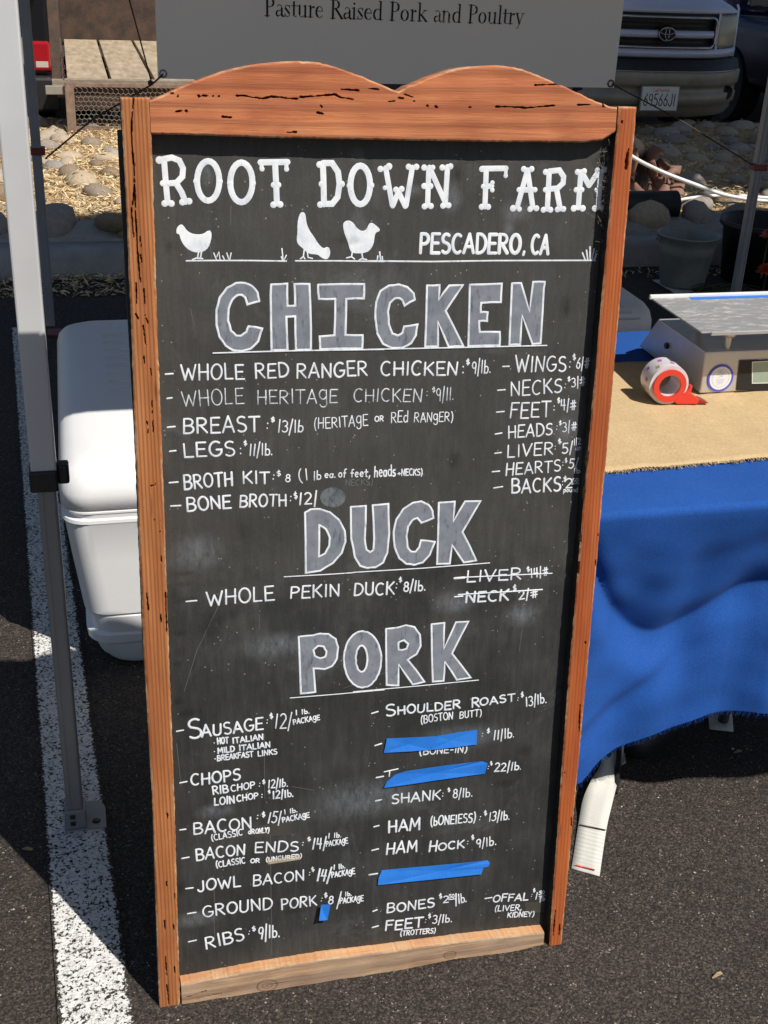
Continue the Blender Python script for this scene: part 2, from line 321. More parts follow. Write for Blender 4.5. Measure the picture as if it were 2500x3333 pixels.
M['mortar'] = mottled('grey_mortar', (.28, .27, .25), (.38, .37, .35), 22, .9, bump=.008, bscale=50)
M['tarp'] = mottled('brown_tarp', (.22, .115, .08), (.28, .15, .105), 6, .75)
M['tarpshade'] = mottled('tarp_gap_shade', (.018, .012, .010), (.03, .02, .016), 8, .8)  # near-black colour standing for the shade between tarp folds
M['hose'] = newmat('white_hose_plastic', (.80, .79, .76), .4)
M['green'] = mottled('green_stem', (.04, .075, .02), (.08, .12, .035), 20, .6)
M['orange'] = mottled('orange_petal', (.55, .07, .015), (.75, .14, .02), 40, .6)
M['bark'] = mottled('tree_bark', (.06, .045, .03), (.12, .09, .06), 10, .9, bump=.02, bscale=30)
M['leaf'] = mottled('tree_leaf', (.035, .06, .015), (.07, .10, .03), 5, .6)
M['cord'] = mottled('brown_cord', (.05, .03, .02), (.10, .06, .04), 60, .8)
M['fuzz'] = newmat('cobweb_fibre', (.30, .25, .19), .9)
M['underleg'] = newmat('folding_leg_steel', (.03, .03, .03), .5, .2)
M['tabletop'] = newmat('table_plastic', (.6, .6, .58), .5)

# ------------------------------------------------------------------ ground, stripes, kerb, planted bed
def sheet(name, mat, pts, z, uv=True, kind='structure'):
    o = MB().add([(x, y, z) for x, y in pts], [tuple(range(len(pts)))]).build(name, mat); tag(o, kind=kind)
    l = o.data.uv_layers.new()
    for i, c in enumerate([(0, 0), (1, 0), (1, 1), (0, 1)][:len(pts)]): l.data[i].uv = c
    return o
tag(MB().add([(-90, -60, 0), (90, -60, 0), (90, 120, 0), (-90, 120, 0)], [(0, 1, 2, 3)]).build('asphalt_ground', M['asphalt']), kind='structure')
M['stripe'] = m_stripe(0, worn=.502)
sheet('parking_stripe', M['stripe'], [(.0286, -1.5), (.155, -1.5), (-.174, 5.0), (-.280, 5.0)], .004)
sheet('parking_stripe', m_stripe(3, worn=.46), [(2.98, 1.2), (3.10, 1.2), (2.90, 5.45), (2.78, 5.45)], .004)
sheet('parking_stripe', m_stripe(5, worn=.46), [(-2.78, -1.5), (-2.66, -1.5), (-2.98, 5.0), (-3.10, 5.0)], .004)
def strip_x(name, mat, prof, x0=-14, x1=16, nx=60, jit=0.0, parent=None):
    n = len(prof); vs = []; fs = []
    for i in range(nx + 1):
        x = x0 + (x1 - x0) * i / nx
        for y, z in prof: vs.append((x, y, z + random.uniform(-jit, jit)))
    for i in range(nx):
        for k in range(n - 1): fs.append((i * n + k, (i + 1) * n + k, (i + 1) * n + k + 1, i * n + k + 1))
    return MB().add(vs, fs, True).build(name, mat, parent)
kerb = strip_x('kerb', M['concrete'], [(5.70, -.01), (5.72, .10), (5.735, .122), (5.76, .13), (5.88, .132), (5.885, .08)]); tag(kerb, kind='structure')
mortar = strip_x('mortar_strip', M['mortar'], [(5.87, .10), (5.89, .139), (5.97, .165), (6.04, .19), (6.10, .185), (6.14, .12)], nx=400, jit=.008, parent=kerb)
kerb2 = strip_x('kerb', M['concrete'], [(9.24, .1), (9.25, .16), (9.38, .155), (9.40, -.01)]); tag(kerb2, kind='structure')
bed = None
def bed_z(x, y): return .165 + .012 * math.sin(x * 3.1 + y * 2) + .01 * math.sin(x * 7.3 - y * 5.1)
vs = []; fs = []; nx, ny = 150, 40
for i in range(nx + 1):
    for j in range(ny + 1):
        x = -14 + 30 * i / nx; y = 6.10 + 3.16 * j / ny; vs.append((x, y, bed_z(x, y)))
for i in range(nx):
    for j in range(ny): a = i * (ny + 1) + j; fs.append((a, a + ny + 1, a + ny + 2, a + 1))
bed = MB().add(vs, fs, True).build('planting_bed', M['soil']); tag(bed, kind='structure')
# river stones: a few shared meshes
def stone_mesh(i):
    bm = bmesh.new(); bmesh.ops.create_icosphere(bm, subdivisions=2, radius=.5)
    ph = [random.uniform(0, 6) for _ in range(6)]; a = random.uniform(.66, .9); c = random.uniform(.42, .6)
    for v in bm.verts:
        p = v.co; k = 1 + .07 * math.sin(4 * p.x + ph[0]) + .07 * math.sin(5 * p.y + ph[1]) + .05 * math.sin(6 * p.z + ph[2]) + .04 * math.sin(9 * p.x + 7 * p.y + ph[3])
        v.co = Vector((p.x * k, p.y * k * a, p.z * k * c))
    for f in bm.faces: f.smooth = True
    me = bpy.data.meshes.new('cobblestone'); bm.to_mesh(me); bm.free(); me.materials.append(M['stone']); return me
SM = [stone_mesh(i) for i in range(10)]
placed = []
def put_stone(x, y, z, s, parent, tilt=.2):
    o = bpy.data.objects.new('cobblestone', random.choice(SM)); COL.objects.link(o); o.parent = parent
    o.location = (x, y, z); o.scale = (s, s, s * random.uniform(.85, 1.2)); o.rotation_euler = (random.uniform(-tilt, tilt), random.uniform(-tilt, tilt), random.uniform(0, 6.28)); placed.append((x, y, z, s))
x = -2.0
while x < 6.2:
    s = random.uniform(.15, .27)
    o = put_stone(x + s / 2, random.uniform(5.985, 6.03), random.uniform(.17, .20), s, kerb, .7)
    if random.random() < .55: put_stone(x + s / 2 + random.uniform(-.1, .1), 5.93, .145, s * .6, kerb, .9)
    x += s * random.uniform(.92, 1.25)
row_n = len(placed)
tries = 0
while len(placed) < 292 and tries < 60000:
    tries += 1
    x = random.uniform(-1.1, 2.0) if random.random() < .5 else random.uniform(2.6, 5.6); y = random.uniform(6.14, 9.15)
    if .3 < x < 2.6 and random.random() < .6: continue
    s = random.choice([random.uniform(.10, .17), random.uniform(.15, .25)])
    if any((x - a) ** 2 + (y - b_) ** 2 < (.42 * (s + q)) ** 2 for a, b_, c_, q in placed): continue
    put_stone(x, y, bed_z(x, y) + s * .06, s, bed)
SX = np.array(placed)
# wood chips: thousands of slivers, one object
def chips(name, n, xr, yr, zf, parent, lmin=.016, lmax=.055):
    X = RNG.uniform(*xr, n); Yy = RNG.uniform(*yr, n); a = RNG.uniform(0, 6.28, n); L = RNG.uniform(lmin, lmax, n); wd = RNG.uniform(.004, .0105, n); tilt = RNG.normal(0, .28, n); Z = zf(X, Yy)
    d = np.stack([np.cos(a) * np.cos(tilt), np.sin(a) * np.cos(tilt), np.sin(tilt)], 1); p = np.stack([-np.sin(a), np.cos(a), RNG.normal(0, .35, n)], 1)
    c = np.stack([X, Yy, Z], 1); t = np.array([0, 0, .0022])
    dl = d * L[:, None] / 2; pw = p * wd[:, None] / 2
    V = np.stack([c - dl - pw * .5, c - dl + pw * .5, c + t - pw, c + t + pw, c + dl - pw * .4, c + dl + pw * .4], 1).reshape(-1, 3)
    base = np.arange(n)[:, None] * 6; F = np.concatenate([base + np.array([0, 2, 3, 1]), base + np.array([2, 4, 5, 3])], 0)
    me = bpy.data.meshes.new(name); me.from_pydata(V.tolist(), [], F.tolist()); me.materials.append(M['chip'])
    o = bpy.data.objects.new(name, me); COL.objects.link(o); o.parent = parent; tag(o, kind='stuff'); return o
def zbed(X, Yy):
    z = .165 + .012 * np.sin(X * 3.1 + Yy * 2) + .01 * np.sin(X * 7.3 - Yy * 5.1) + RNG.uniform(.004, .022, len(X))
    for (sx, sy, sz, s) in placed:
        d2 = ((X - sx) ** 2 + (Yy - sy) ** 2) / (s * .42) ** 2; m = d2 < 1
        z = np.where(m, np.where(RNG.random(len(X)) < .07, np.maximum(z, sz + .24 * s * np.sqrt(np.clip(1 - d2, 0, 1)) + .004), z - .03), z)
    return z
chips('wood_chips', 26000, (-1.3, 1.7), (6.12, 9.2), zbed, bed)
chips('wood_chips', 8000, (2.4, 5.8), (6.12, 9.2), zbed, bed)
chips('wood_chips', 3000, (-1.6, 1.6), (5.42, 5.72), lambda X, Yy: np.abs(RNG.normal(0, .006, len(X))) + .004 + np.clip((Yy - 5.5) * .08, 0, 1), kerb, .015, .05)
chips('wood_chips', 500, (1.6, 4.2), (5.5, 5.72), lambda X, Yy: np.abs(RNG.normal(0, .004, len(X))) + .004, kerb)
for sx_, sy_, a_, l_ in ((0.9791, 1.308, .3, .022), (1.3211, 1.8673, .1, .02), (-0.1642, 1.8447, -.4, .02)):
    b_ = MB().add([(-l_/2, -.0015, .003), (-l_/2, .0015, .003), (l_/2, -.003, .005), (l_/2, .003, .005), (0, -.002, .009), (0, .002, .009)], [(0, 4, 5, 1), (4, 2, 3, 5), (0, 1, 3, 2)]).build('wood_splinter', M['jute'], loc=(sx_, sy_, 0), rot=(0, 0, a_))
    tag(b_, ['straw coloured wood splinter on sunlit asphalt, in the lower right corner', 'tiny pale splinter on the asphalt just below the tablecloth shadow', 'pale flat splinter on shaded asphalt left of the white stripe'][len([o for o in bpy.data.objects if o.name.startswith('wood_splinter')]) - 1], 'splinter', 'wood splinters on the asphalt')
# small loose grit, real pebbles
n = 800; gx = RNG.uniform(-.6, 2.4, n); gy = RNG.uniform(1.1, 3.0, n); V = []; Fq = []
for i in range(n):
    s = random.uniform(.0012, .0034); a = random.uniform(0, 3)
    for dx, dy, dz in ((-1, -.6, 0), (.9, -.8, 0), (.7, .9, 0), (-.8, .7, 0), (0, 0, 1.1)):
        V.append((gx[i] + s * (dx * math.cos(a) - dy * math.sin(a)), gy[i] + s * (dx * math.sin(a) + dy * math.cos(a)), .0005 + s * dz))
    b_ = i * 5; Fq += [(b_, b_ + 1, b_ + 4), (b_ + 1, b_ + 2, b_ + 4), (b_ + 2, b_ + 3, b_ + 4), (b_ + 3, b_, b_ + 4)]
mg = newmat('grit', rough=.8); tg = NT(mg); gg = tg.n('NewGeometry'); tg.base(tg.ramp(gg.outputs['Random Per Island'], [(0, (.03, .027, .024)), (.7, (.11, .095, .08)), (.93, (.25, .22, .18)), (1, (.6, .56, .48))]))
tag(MB().add(V, Fq).build('loose_grit', mg), label='fine loose grit scattered over the asphalt', kind='stuff')

# ------------------------------------------------------------------ stroke lettering
def arc(cx, cy, rx, ry, a0, a1, n=9): return [(cx + rx * math.cos(R(a0 + (a1 - a0) * i / n)), cy + ry * math.sin(R(a0 + (a1 - a0) * i / n))) for i in range(n + 1)]
G = {
'A': (.72, [[(0, 0), (.34, 1)], [(.34, 1), (.68, 0)], [(.12, .33), (.58, .33)]]),
'B': (.66, [[(.05, 0), (.05, 1)], [(.05, 1)] + arc(.3, .76, .26, .24, 90, -90) + [(.05, .52)], [(.05, .52)] + arc(.32, .26, .30, .26, 90, -90) + [(.05, 0)]]),
'C': (.68, [arc(.36, .5, .34, .5, 55, 305, 14)]),
'D': (.70, [[(.05, 0), (.05, 1)], [(.05, 1)] + arc(.2, .5, .46, .5, 90, -90, 12) + [(.05, 0)]]),
'E': (.60, [[(.05, 1), (.05, 0)], [(.05, 1), (.55, 1)], [(.05, .52), (.48, .52)], [(.05, 0), (.58, 0)]]),
'F': (.58, [[(.05, 1), (.05, 0)], [(.05, 1), (.55, 1)], [(.05, .55), (.46, .55)]]),
'G': (.74, [arc(.38, .5, .36, .5, 55, 330, 14) + [(.70, .44), (.42, .44)]]),
'H': (.68, [[(.05, 0), (.05, 1)], [(.60, 0), (.60, 1)], [(.02, .5), (.64, .5)]]),
'I': (.22, [[(.1, 0), (.1, 1)]]),
'J': (.52, [[(.42, 1), (.42, .25)] + arc(.22, .22, .2, .24, 0, -170)]),
'K': (.66, [[(.05, 0), (.05, 1)], [(.58, 1), (.08, .45)], [(.2, .55), (.62, 0)]]),
'L': (.56, [[(.05, 1), (.05, 0)], [(.05, 0), (.52, 0)]]),
'M': (.84, [[(.04, 0), (.10, 1)], [(.10, 1), (.40, .3)], [(.40, .3), (.70, 1)], [(.70, 1), (.78, 0)]]),
'N': (.70, [[(.05, 0), (.05, 1)], [(.05, 1), (.60, 0)], [(.60, 0), (.62, 1)]]),
'O': (.74, [arc(.36, .5, .34, .5, 90, 450, 18)]),
'P': (.62, [[(.05, 0), (.05, 1)], [(.05, 1)] + arc(.28, .74, .28, .26, 90, -90) + [(.05, .46)]]),
'R': (.68, [[(.05, 0), (.05, 1)], [(.05, 1)] + arc(.28, .75, .28, .25, 90, -90) + [(.05, .5)], [(.22, .5), (.62, 0)]]),
'S': (.60, [arc(.30, .76, .25, .24, 45, 225, 8) + [(.3, .53)] + arc(.28, .26, .27, .26, 60, -140, 9)]),
'T': (.66, [[(0, 1), (.64, 1)], [(.32, 1), (.32, 0)]]),
'U': (.68, [[(.05, 1), (.05, .32)] + arc(.32, .3, .27, .3, 180, 360) + [(.59, 1)]]),
'V': (.68, [[(0, 1), (.32, 0)], [(.32, 0), (.64, 1)]]),
'W': (.98, [[(0, 1), (.24, 0)], [(.24, 0), (.46, .75)], [(.46, .75), (.70, 0)], [(.70, 0), (.94, 1)]]),
'X': (.64, [[(0, 1), (.6, 0)], [(.6, 1), (0, 0)]]),
'i': (.18, [[(.08, .58), (.08, 0)], [(.08, .8), (.081, .83)]]),
'r': (.36, [[(.05, .58), (.05, 0)], [(.05, .35), (.16, .54), (.3, .55)]]),
'Y': (.64, [[(0, 1), (.3, .5)], [(.6, 1), (.3, .5), (.3, 0)]]),
'g': (.62, [arc(.28, .58, .26, .34, 60, 330, 12), [(.52, .9), (.54, -.1)] + arc(.30, -.1, .24, .22, 0, -170)]),
'd': (.56, [arc(.25, .3, .23, .3, 60, 330, 10), [(.49, 1), (.49, 0)]]),
'b': (.52, [[(.05, 1), (.05, 0)], arc(.26, .27, .22, .27, 140, -150, 10)]),
'l': (.22, [[(.08, 1), (.08, 0)]]),
'e': (.50, [[(.06, .30), (.42, .34)] + arc(.24, .30, .20, .30, 10, 310, 11)]),
'a': (.52, [arc(.24, .28, .20, .28, 60, 330, 10), [(.45, .55), (.45, 0)]]),
'o': (.50, [arc(.24, .28, .21, .28, 90, 450, 12)]),
'f': (.40, [[(.38, .98)] + arc(.26, .8, .1, .18, 70, 180, 4) + [(.16, 0)], [(.02, .52), (.34, .52)]]),
't': (.40, [[(.18, .9), (.18, .05), (.32, 0)], [(.0, .6), (.38, .6)]]),
'h': (.52, [[(.05, 1), (.05, 0)], [(.05, .35)] + arc(.25, .38, .2, .2, 150, 0, 6) + [(.45, 0)]]),
'n': (.52, [[(.05, .58), (.05, 0)], [(.05, .35)] + arc(.25, .38, .2, .2, 150, 0, 6) + [(.45, 0)]]),
's': (.42, [arc(.20, .43, .15, .15, 45, 225, 6) + arc(.19, .15, .17, .15, 60, -140, 6)]),
'p': (.52, [[(.05, .6), (.05, -.35)], arc(.26, .3, .21, .28, 140, -150, 10)]),
'u': (.52, [[(.05, .58), (.05, .2)] + arc(.24, .2, .19, .2, 180, 330, 6) + [(.45, .58), (.45, 0)]]),
'1': (.26, [[(.1, 0), (.13, 1)]]),
'2': (.58, [arc(.26, .72, .24, .28, 150, -20, 8) + [(.04, .0)], [(.04, 0), (.54, .02)]]),
'3': (.54, [arc(.22, .75, .24, .25, 140, -80, 8), arc(.22, .27, .27, .27, 80, -140, 9)]),
'4': (.60, [[(.10, 1), (.04, .45), (.52, .45)], [(.42, 1), (.40, 0)]]),
'5': (.56, [[(.50, 1), (.12, 1), (.09, .58)] + arc(.24, .3, .27, .31, 110, -140, 10)]),
'6': (.56, [[(.42, 1), (.14, .6)] + arc(.27, .28, .23, .28, 160, -180, 12)]),
'8': (.54, [arc(.25, .76, .19, .23, -90, 270, 12), arc(.25, .27, .24, .27, 90, 450, 12)]),
'9': (.54, [arc(.25, .72, .22, .27, 0, 360, 12), [(.47, .75), (.40, 0)]]),
'0': (.56, [arc(.26, .5, .24, .5, 90, 450, 16)]),
'$': (.50, [arc(.24, .68, .18, .20, 45, 240, 6) + arc(.24, .30, .18, .20, 60, -140, 7), [(.24, 1.1), (.24, -.1)]]),
'#': (.62, [[(.2, .0), (.26, .9)], [(.42, 0), (.48, .9)], [(.02, .62), (.62, .66)], [(0, .28), (.6, .32)]]),
'/': (.30, [[(.04, -.22), (.20, 1.12)]]),
':': (.16, [[(.06, .1), (.061, .14)], [(.06, .75), (.061, .79)]]),
'.': (.16, [[(.05, .02), (.055, .06)]]), ',': (.2, [[(.12, .12), (.03, -.22)]]),
'(': (.30, [arc(.45, .45, .40, .75, 125, 235, 7)]), ')': (.30, [arc(-.15, .45, .40, .75, 55, -55, 7)]),
'-': (.44, [[(.04, .45), (.36, .45)]]), '+': (.5, [[(.05, .5), (.45, .5)], [(.25, .2), (.25, .8)]]), ' ': (.4, []),
}
def ribbon(mb, pts, w, f, ridge=.0004, z0=.0001):
    """flat painted stroke with round ends and a low ridge; f maps (s, t, height) to 3D"""
    P = [Vector(p) for p in pts]; Q = [P[0]]
    for p in P[1:]:
        if (p - Q[-1]).length > 1e-6: Q.append(p)
    if len(Q) == 1: Q.append(Q[0] + Vector((w * .1, 0)))
    n = len(Q); L = []; C_ = []; Rr = []; h = w / 2
    for i in range(n):
        d0 = (Q[i] - Q[i - 1]).normalized() if i else (Q[1] - Q[0]).normalized(); d1 = (Q[i + 1] - Q[i]).normalized() if i < n - 1 else d0
        d = (d0 + d1); d = d.normalized() if d.length > 1e-4 else d0; k = 1 / max(.6, d.dot(d0)); nn = Vector((-d.y, d.x)) * h * k
        L.append(f(*(Q[i] + nn), z0)); C_.append(f(*Q[i], z0 + ridge)); Rr.append(f(*(Q[i] - nn), z0))
    vs = L + C_ + Rr; fs = []
    for i in range(n - 1): fs += [(i, n + i, n + i + 1, i + 1), (n + i, 2 * n + i, 2 * n + i + 1, n + i + 1)]
    for e, sg in ((0, -1), (n - 1, 1)):
        d = ((Q[1] - Q[0]) if e == 0 else (Q[-1] - Q[-2])).normalized() * sg; nn = Vector((-d.y, d.x)); b = len(vs)
        ids = [2 * n + e if sg > 0 else e]
        for a in (-50, 0, 50):
            q = Q[e] + (d * math.cos(R(a)) + nn * math.sin(R(a))) * h; vs.append(f(*q, z0)); ids.append(len(vs) - 1)
        ids.append(e if sg > 0 else 2 * n + e)
        for k in range(4): fs.append((n + e, ids[k], ids[k + 1]))
    mb.add(vs, fs, True)
def disc(mb, c, r, f, ridge=.0006, n=12):
    vs = [f(c[0], c[1], ridge)] + [f(c[0] + .75 * r * math.cos(2 * math.pi * k / n), c[1] + .75 * r * math.sin(2 * math.pi * k / n), ridge * .8) for k in range(n)] + [f(c[0] + r * math.cos(2 * math.pi * k / n), c[1] + r * math.sin(2 * math.pi * k / n), .0001) for k in range(n)]
    fs = [(0, 1 + k, 1 + (k + 1) % n) for k in range(n)] + [(1 + k, 1 + n + k, 1 + n + (k + 1) % n, 1 + (k + 1) % n) for k in range(n)]
    mb.add(vs, fs, True)
def write(mb, txt, s0, t0, s1, t1, H, w, f, jit=.03, ridge=.0004, zj=None):
    adv = sum(G[c][0] for c in txt) + .14 * (len(txt) - 1)
    last = txt[-1]; L = math.hypot(s1 - s0, t1 - t0); ux, uy = ((s1 - s0) / L, (t1 - t0) / L) if L > 1e-6 else (1, 0)
    kx = L / max(adv, .2) if len(txt) > 1 else (H * .9 if L < H * .35 else L / max(adv - .08, .2)); x = 0
    for c in txt:
        a, strokes = G[c]; r = random.uniform(-jit, jit); sc = 1 + random.uniform(-jit, jit) * 1.5; dy = random.uniform(-jit, jit) * H * .8
        for st in strokes:
            q = []
            for (u, v) in st:
                uu = (x + u) * kx + (v - .5) * r * H * 1.3; vv = v * H * sc + dy
                q.append((s0 + ux * uu - uy * vv, t0 + uy * uu + ux * vv))
            zz = random.uniform(0, .00012); ribbon(mb, q, w * random.uniform(.88, 1.1), f, ridge + zz, .0001 + zz * .5)
        x += a + .14
def fillpoly(mb, loops, f, z):
    tri = tessellate_polygon([[Vector((p[0], p[1], 0)) for p in lp] for lp in loops]); pts = [p for lp in loops for p in lp]
    mb.add([f(p[0], p[1], z) for p in pts], [tuple(t) for t in tri])
def smooth_loop(lp, closed=True):
    n = len(lp); out = []
    for i in range(n):
        a, b = lp[i], lp[(i + 1) % n]; out += [(a[0] * .75 + b[0] * .25, a[1] * .75 + b[1] * .25), (a[0] * .25 + b[0] * .75, a[1] * .25 + b[1] * .75)]
    return out

# ------------------------------------------------------------------ the chalkboard sign
Uv, Nv, Uup = Vector((1,-0.0045,0)), Vector((-0.0044,-0.9918,0.1279)), Vector((0.0006,0.1279,0.9918))
sign = empty('chalkboard_sign', label='tall wooden framed chalkboard price sign of a farm, leaning back in full sun', cat='sign')
BLv = Vector((0.0481,1.4319,0))
sign.matrix_world = Matrix(((Uv.x, -Nv.x, Uup.x, BLv.x), (Uv.y, -Nv.y, Uup.y, BLv.y), (Uv.z, -Nv.z, Uup.z, BLv.z), (0, 0, 0, 1)))
D = .022
fb = lambda s, t, h: (s, D - h, t)
def interp(poly, t, k=1):
    pts = sorted(poly, key=lambda p: p[k]); xs = [p[k] for p in pts]; ys = [p[1 - k] for p in pts]; return np.interp(t, xs, ys)
def plank(name, mat, A, B, axis, n_u, n_v, cracks, thick=.038, parent=sign, rough=.0006, top_mat=None, seed=0, ext=None, shade_side=False):
    k = 1 if axis == 'z' else 0
    lo = min(min(p[k] for p in A), min(p[k] for p in B)) ; hi = max(max(p[k] for p in A), max(p[k] for p in B))
    if ext: lo, hi = ext
    V_ = np.linspace(lo, hi, n_v); a = interp(A, V_, k); b = interp(B, V_, k)
    rg = np.random.default_rng(seed); ker = np.array([1, 2, 3, 2, 1]) / 9.0; a = a + np.convolve(rg.normal(0, rough * .8, n_v), ker, 'same'); b = b + np.convolve(rg.normal(0, rough * .8, n_v), ker, 'same')
    Ug = np.linspace(0, 1, n_u); c = a[:, None] + (b - a)[:, None] * Ug[None]; v = np.repeat(V_[:, None], n_u, 1)
    s, t = (c, v) if k == 1 else (v, c); s = s.ravel(); t = t.ravel(); dep = np.zeros_like(s); rot = np.zeros_like(s)
    wid = np.abs(b - a)[:, None] * np.minimum(Ug, 1 - Ug)[None]; wid = wid.ravel(); ve = np.minimum(v - lo, hi - v).ravel()
    edge = np.minimum(wid, ve + (.004 if axis == 'x' else 0))
    for pl, w in cracks:
        w = w * .80
        for i in range(len(pl) - 1 if len(pl) > 1 else 1):
            p, q = np.array(pl[i]), np.array(pl[min(i + 1, len(pl) - 1)]); d = q - p; L2 = max(d @ d, 1e-9)
            u = np.clip(((s - p[0]) * d[0] + (t - p[1]) * d[1]) / L2, 0, 1); dist = np.hypot(s - p[0] - u * d[0], t - p[1] - u * d[1])
            ww = w * .8 * (.62 + .26 * np.sin((s + t) * 150) + .16 * np.sin(s * 520 + t * 610)) ; m = np.clip(1.25 - dist / ww, 0, 1); dep = np.maximum(dep, m * .010); rot = np.maximum(rot, np.clip(m * 1.4, 0, 1))
    if name == 'bottom_rail':
        for (cx, cz), r in ((KN[0], .011), (KN[1], .007)):
            d = np.hypot((s - cx) / 1.5, t - cz); rot = np.maximum(rot, .75 * np.clip(1 - np.abs(d - r) / .0014, 0, 1)); rot = np.maximum(rot, .5 * np.clip(1 - np.abs(d - r * .5) / .0012, 0, 1)); rot = np.maximum(rot, .6 * np.clip(1 - d / .002, 0, 1))
    dep = dep + np.clip(.0022 - edge, 0, 1) * .8 + .0004 * np.sin(s * 90 + t * 31) * (1 if axis == 'x' else 1)
    wear = np.clip(1 - edge / .0034, 0, 1) * (.55 + .45 * np.sin(s * 63 + t * 47))
    nf = len(s); V3 = np.stack([s, dep, t], 1).tolist(); F = []
    idx = lambda i, j: i * n_u + j
    for i in range(n_v - 1):
        for j in range(n_u - 1): F.append((idx(i, j), idx(i, j + 1), idx(i + 1, j + 1), idx(i + 1, j)) if axis == 'z' else (idx(i, j), idx(i + 1, j), idx(i + 1, j + 1), idx(i, j + 1)))
    nfront = len(F)
    ring = [idx(i, 0) for i in range(n_v)] + [idx(n_v - 1, j) for j in range(1, n_u)] + [idx(i, n_u - 1) for i in range(n_v - 2, -1, -1)] + [idx(0, j) for j in range(n_u - 2, 0, -1)]
    nr = len(ring); V3 += [(V3[r][0], thick, V3[r][2]) for r in ring]; side = []
    for i in range(nr):
        j = (i + 1) % nr; side.append((ring[i], ring[j], nf + j, nf + i) if axis == 'x' else (ring[j], ring[i], nf + i, nf + j))
    F += side
    for i in range(n_v - 1):      # back
        F.append((nf + i, nf + i + 1, nf + (2 * n_v + n_u - 3 - (i + 1)) , nf + (2 * n_v + n_u - 3 - i)))
    me = bpy.data.meshes.new(name); me.from_pydata(V3, [], F); me.update(); me.materials.append(mat)
    at = me.attributes.new('wear', 'FLOAT', 'POINT'); full = np.concatenate([wear, np.full(nr, .15)]); at.data.foreach_set('value', full.astype(np.float32))
    at = me.attributes.new('rot', 'FLOAT', 'POINT'); at.data.foreach_set('value', np.concatenate([rot, np.zeros(nr)]).astype(np.float32))
    if shade_side:  # left side faces get the shade as a black colour
        me.materials.append(M['sideshade'])
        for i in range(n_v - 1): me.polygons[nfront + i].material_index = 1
    if top_mat:
        me.materials.append(top_mat); z = np.array([V3[f[0]][2] for f in side]); 
        for i, f in enumerate(side):
            ids = set(f); r0 = ring[i]
            if r0 % n_u == n_u - 1 and ring[(i + 1) % nr] % n_u == n_u - 1: me.polygons[nfront + i].material_index = 1
    o = bpy.data.objects.new(name, me); COL.objects.link(o); o.parent = parent; return o
CRT = ((((0.163,1.4),(0.1729,1.4001),(0.1824,1.3982),(0.1966,1.3968),(0.2061,1.3991),(0.2181,1.3988),(0.23,1.3972),(0.2401,1.397)),0.0022),(((0.2445,1.3991),(0.2906,1.4028)),0.0022),(((0.2906,1.4024),(0.2979,1.3993),(0.3132,1.3972)),0.0022),(((0.2984,1.4093),(0.32,1.4082)),0.0022),(((0.3347,1.4106),(0.3471,1.4097)),0.0022),(((0.0804,1.4018),(0.0822,1.4016)),0.0022),(((0.0883,1.3986),(0.0885,1.398)),0.0022),(((0.1144,1.3994),(0.1148,1.3981)),0.0022),(((0.1195,1.3995),(0.1237,1.3991)),0.0022),(((0.1319,1.4),(0.1321,1.3987)),0.0022),(((0.1396,1.4001),(0.1398,1.3986)),0.0022),(((0.0847,1.3796),(0.0917,1.381)),0.0022),(((0.098,1.3811),(0.0984,1.3802)),0.0022),(((0.144,1.3743),(0.1546,1.3735)),0.0022),(((0.2711,1.389),(0.2725,1.3872)),0.0022),(((0.2662,1.3803),(0.2735,1.3792)),0.0022),(((0.2271,1.3559),(0.238,1.3561)),0.0022),(((0.3365,1.4107),(0.3464,1.4108)),0.002),(((0.3615,1.395),(0.368,1.3955)),0.002),(((0.3826,1.4044),(0.394,1.4009)),0.002),(((0.3752,1.3997),(0.381,1.3991)),0.002),(((0.3954,1.3963),(0.3962,1.3947)),0.002),(((0.4132,1.3904),(0.414,1.39)),0.002),(((0.4252,1.3896),(0.4267,1.3883)),0.002),(((0.472,1.3892),(0.4728,1.3887)),0.002),(((0.5096,1.39),(0.5279,1.3902),(0.5516,1.389),(0.5912,1.3922)),0.002),(((0.6259,1.3935),(0.6447,1.3944)),0.002),(((0.5631,1.4181),(0.5987,1.4195)),0.002),(((0.6629,1.3939),(0.6634,1.391)),0.002))
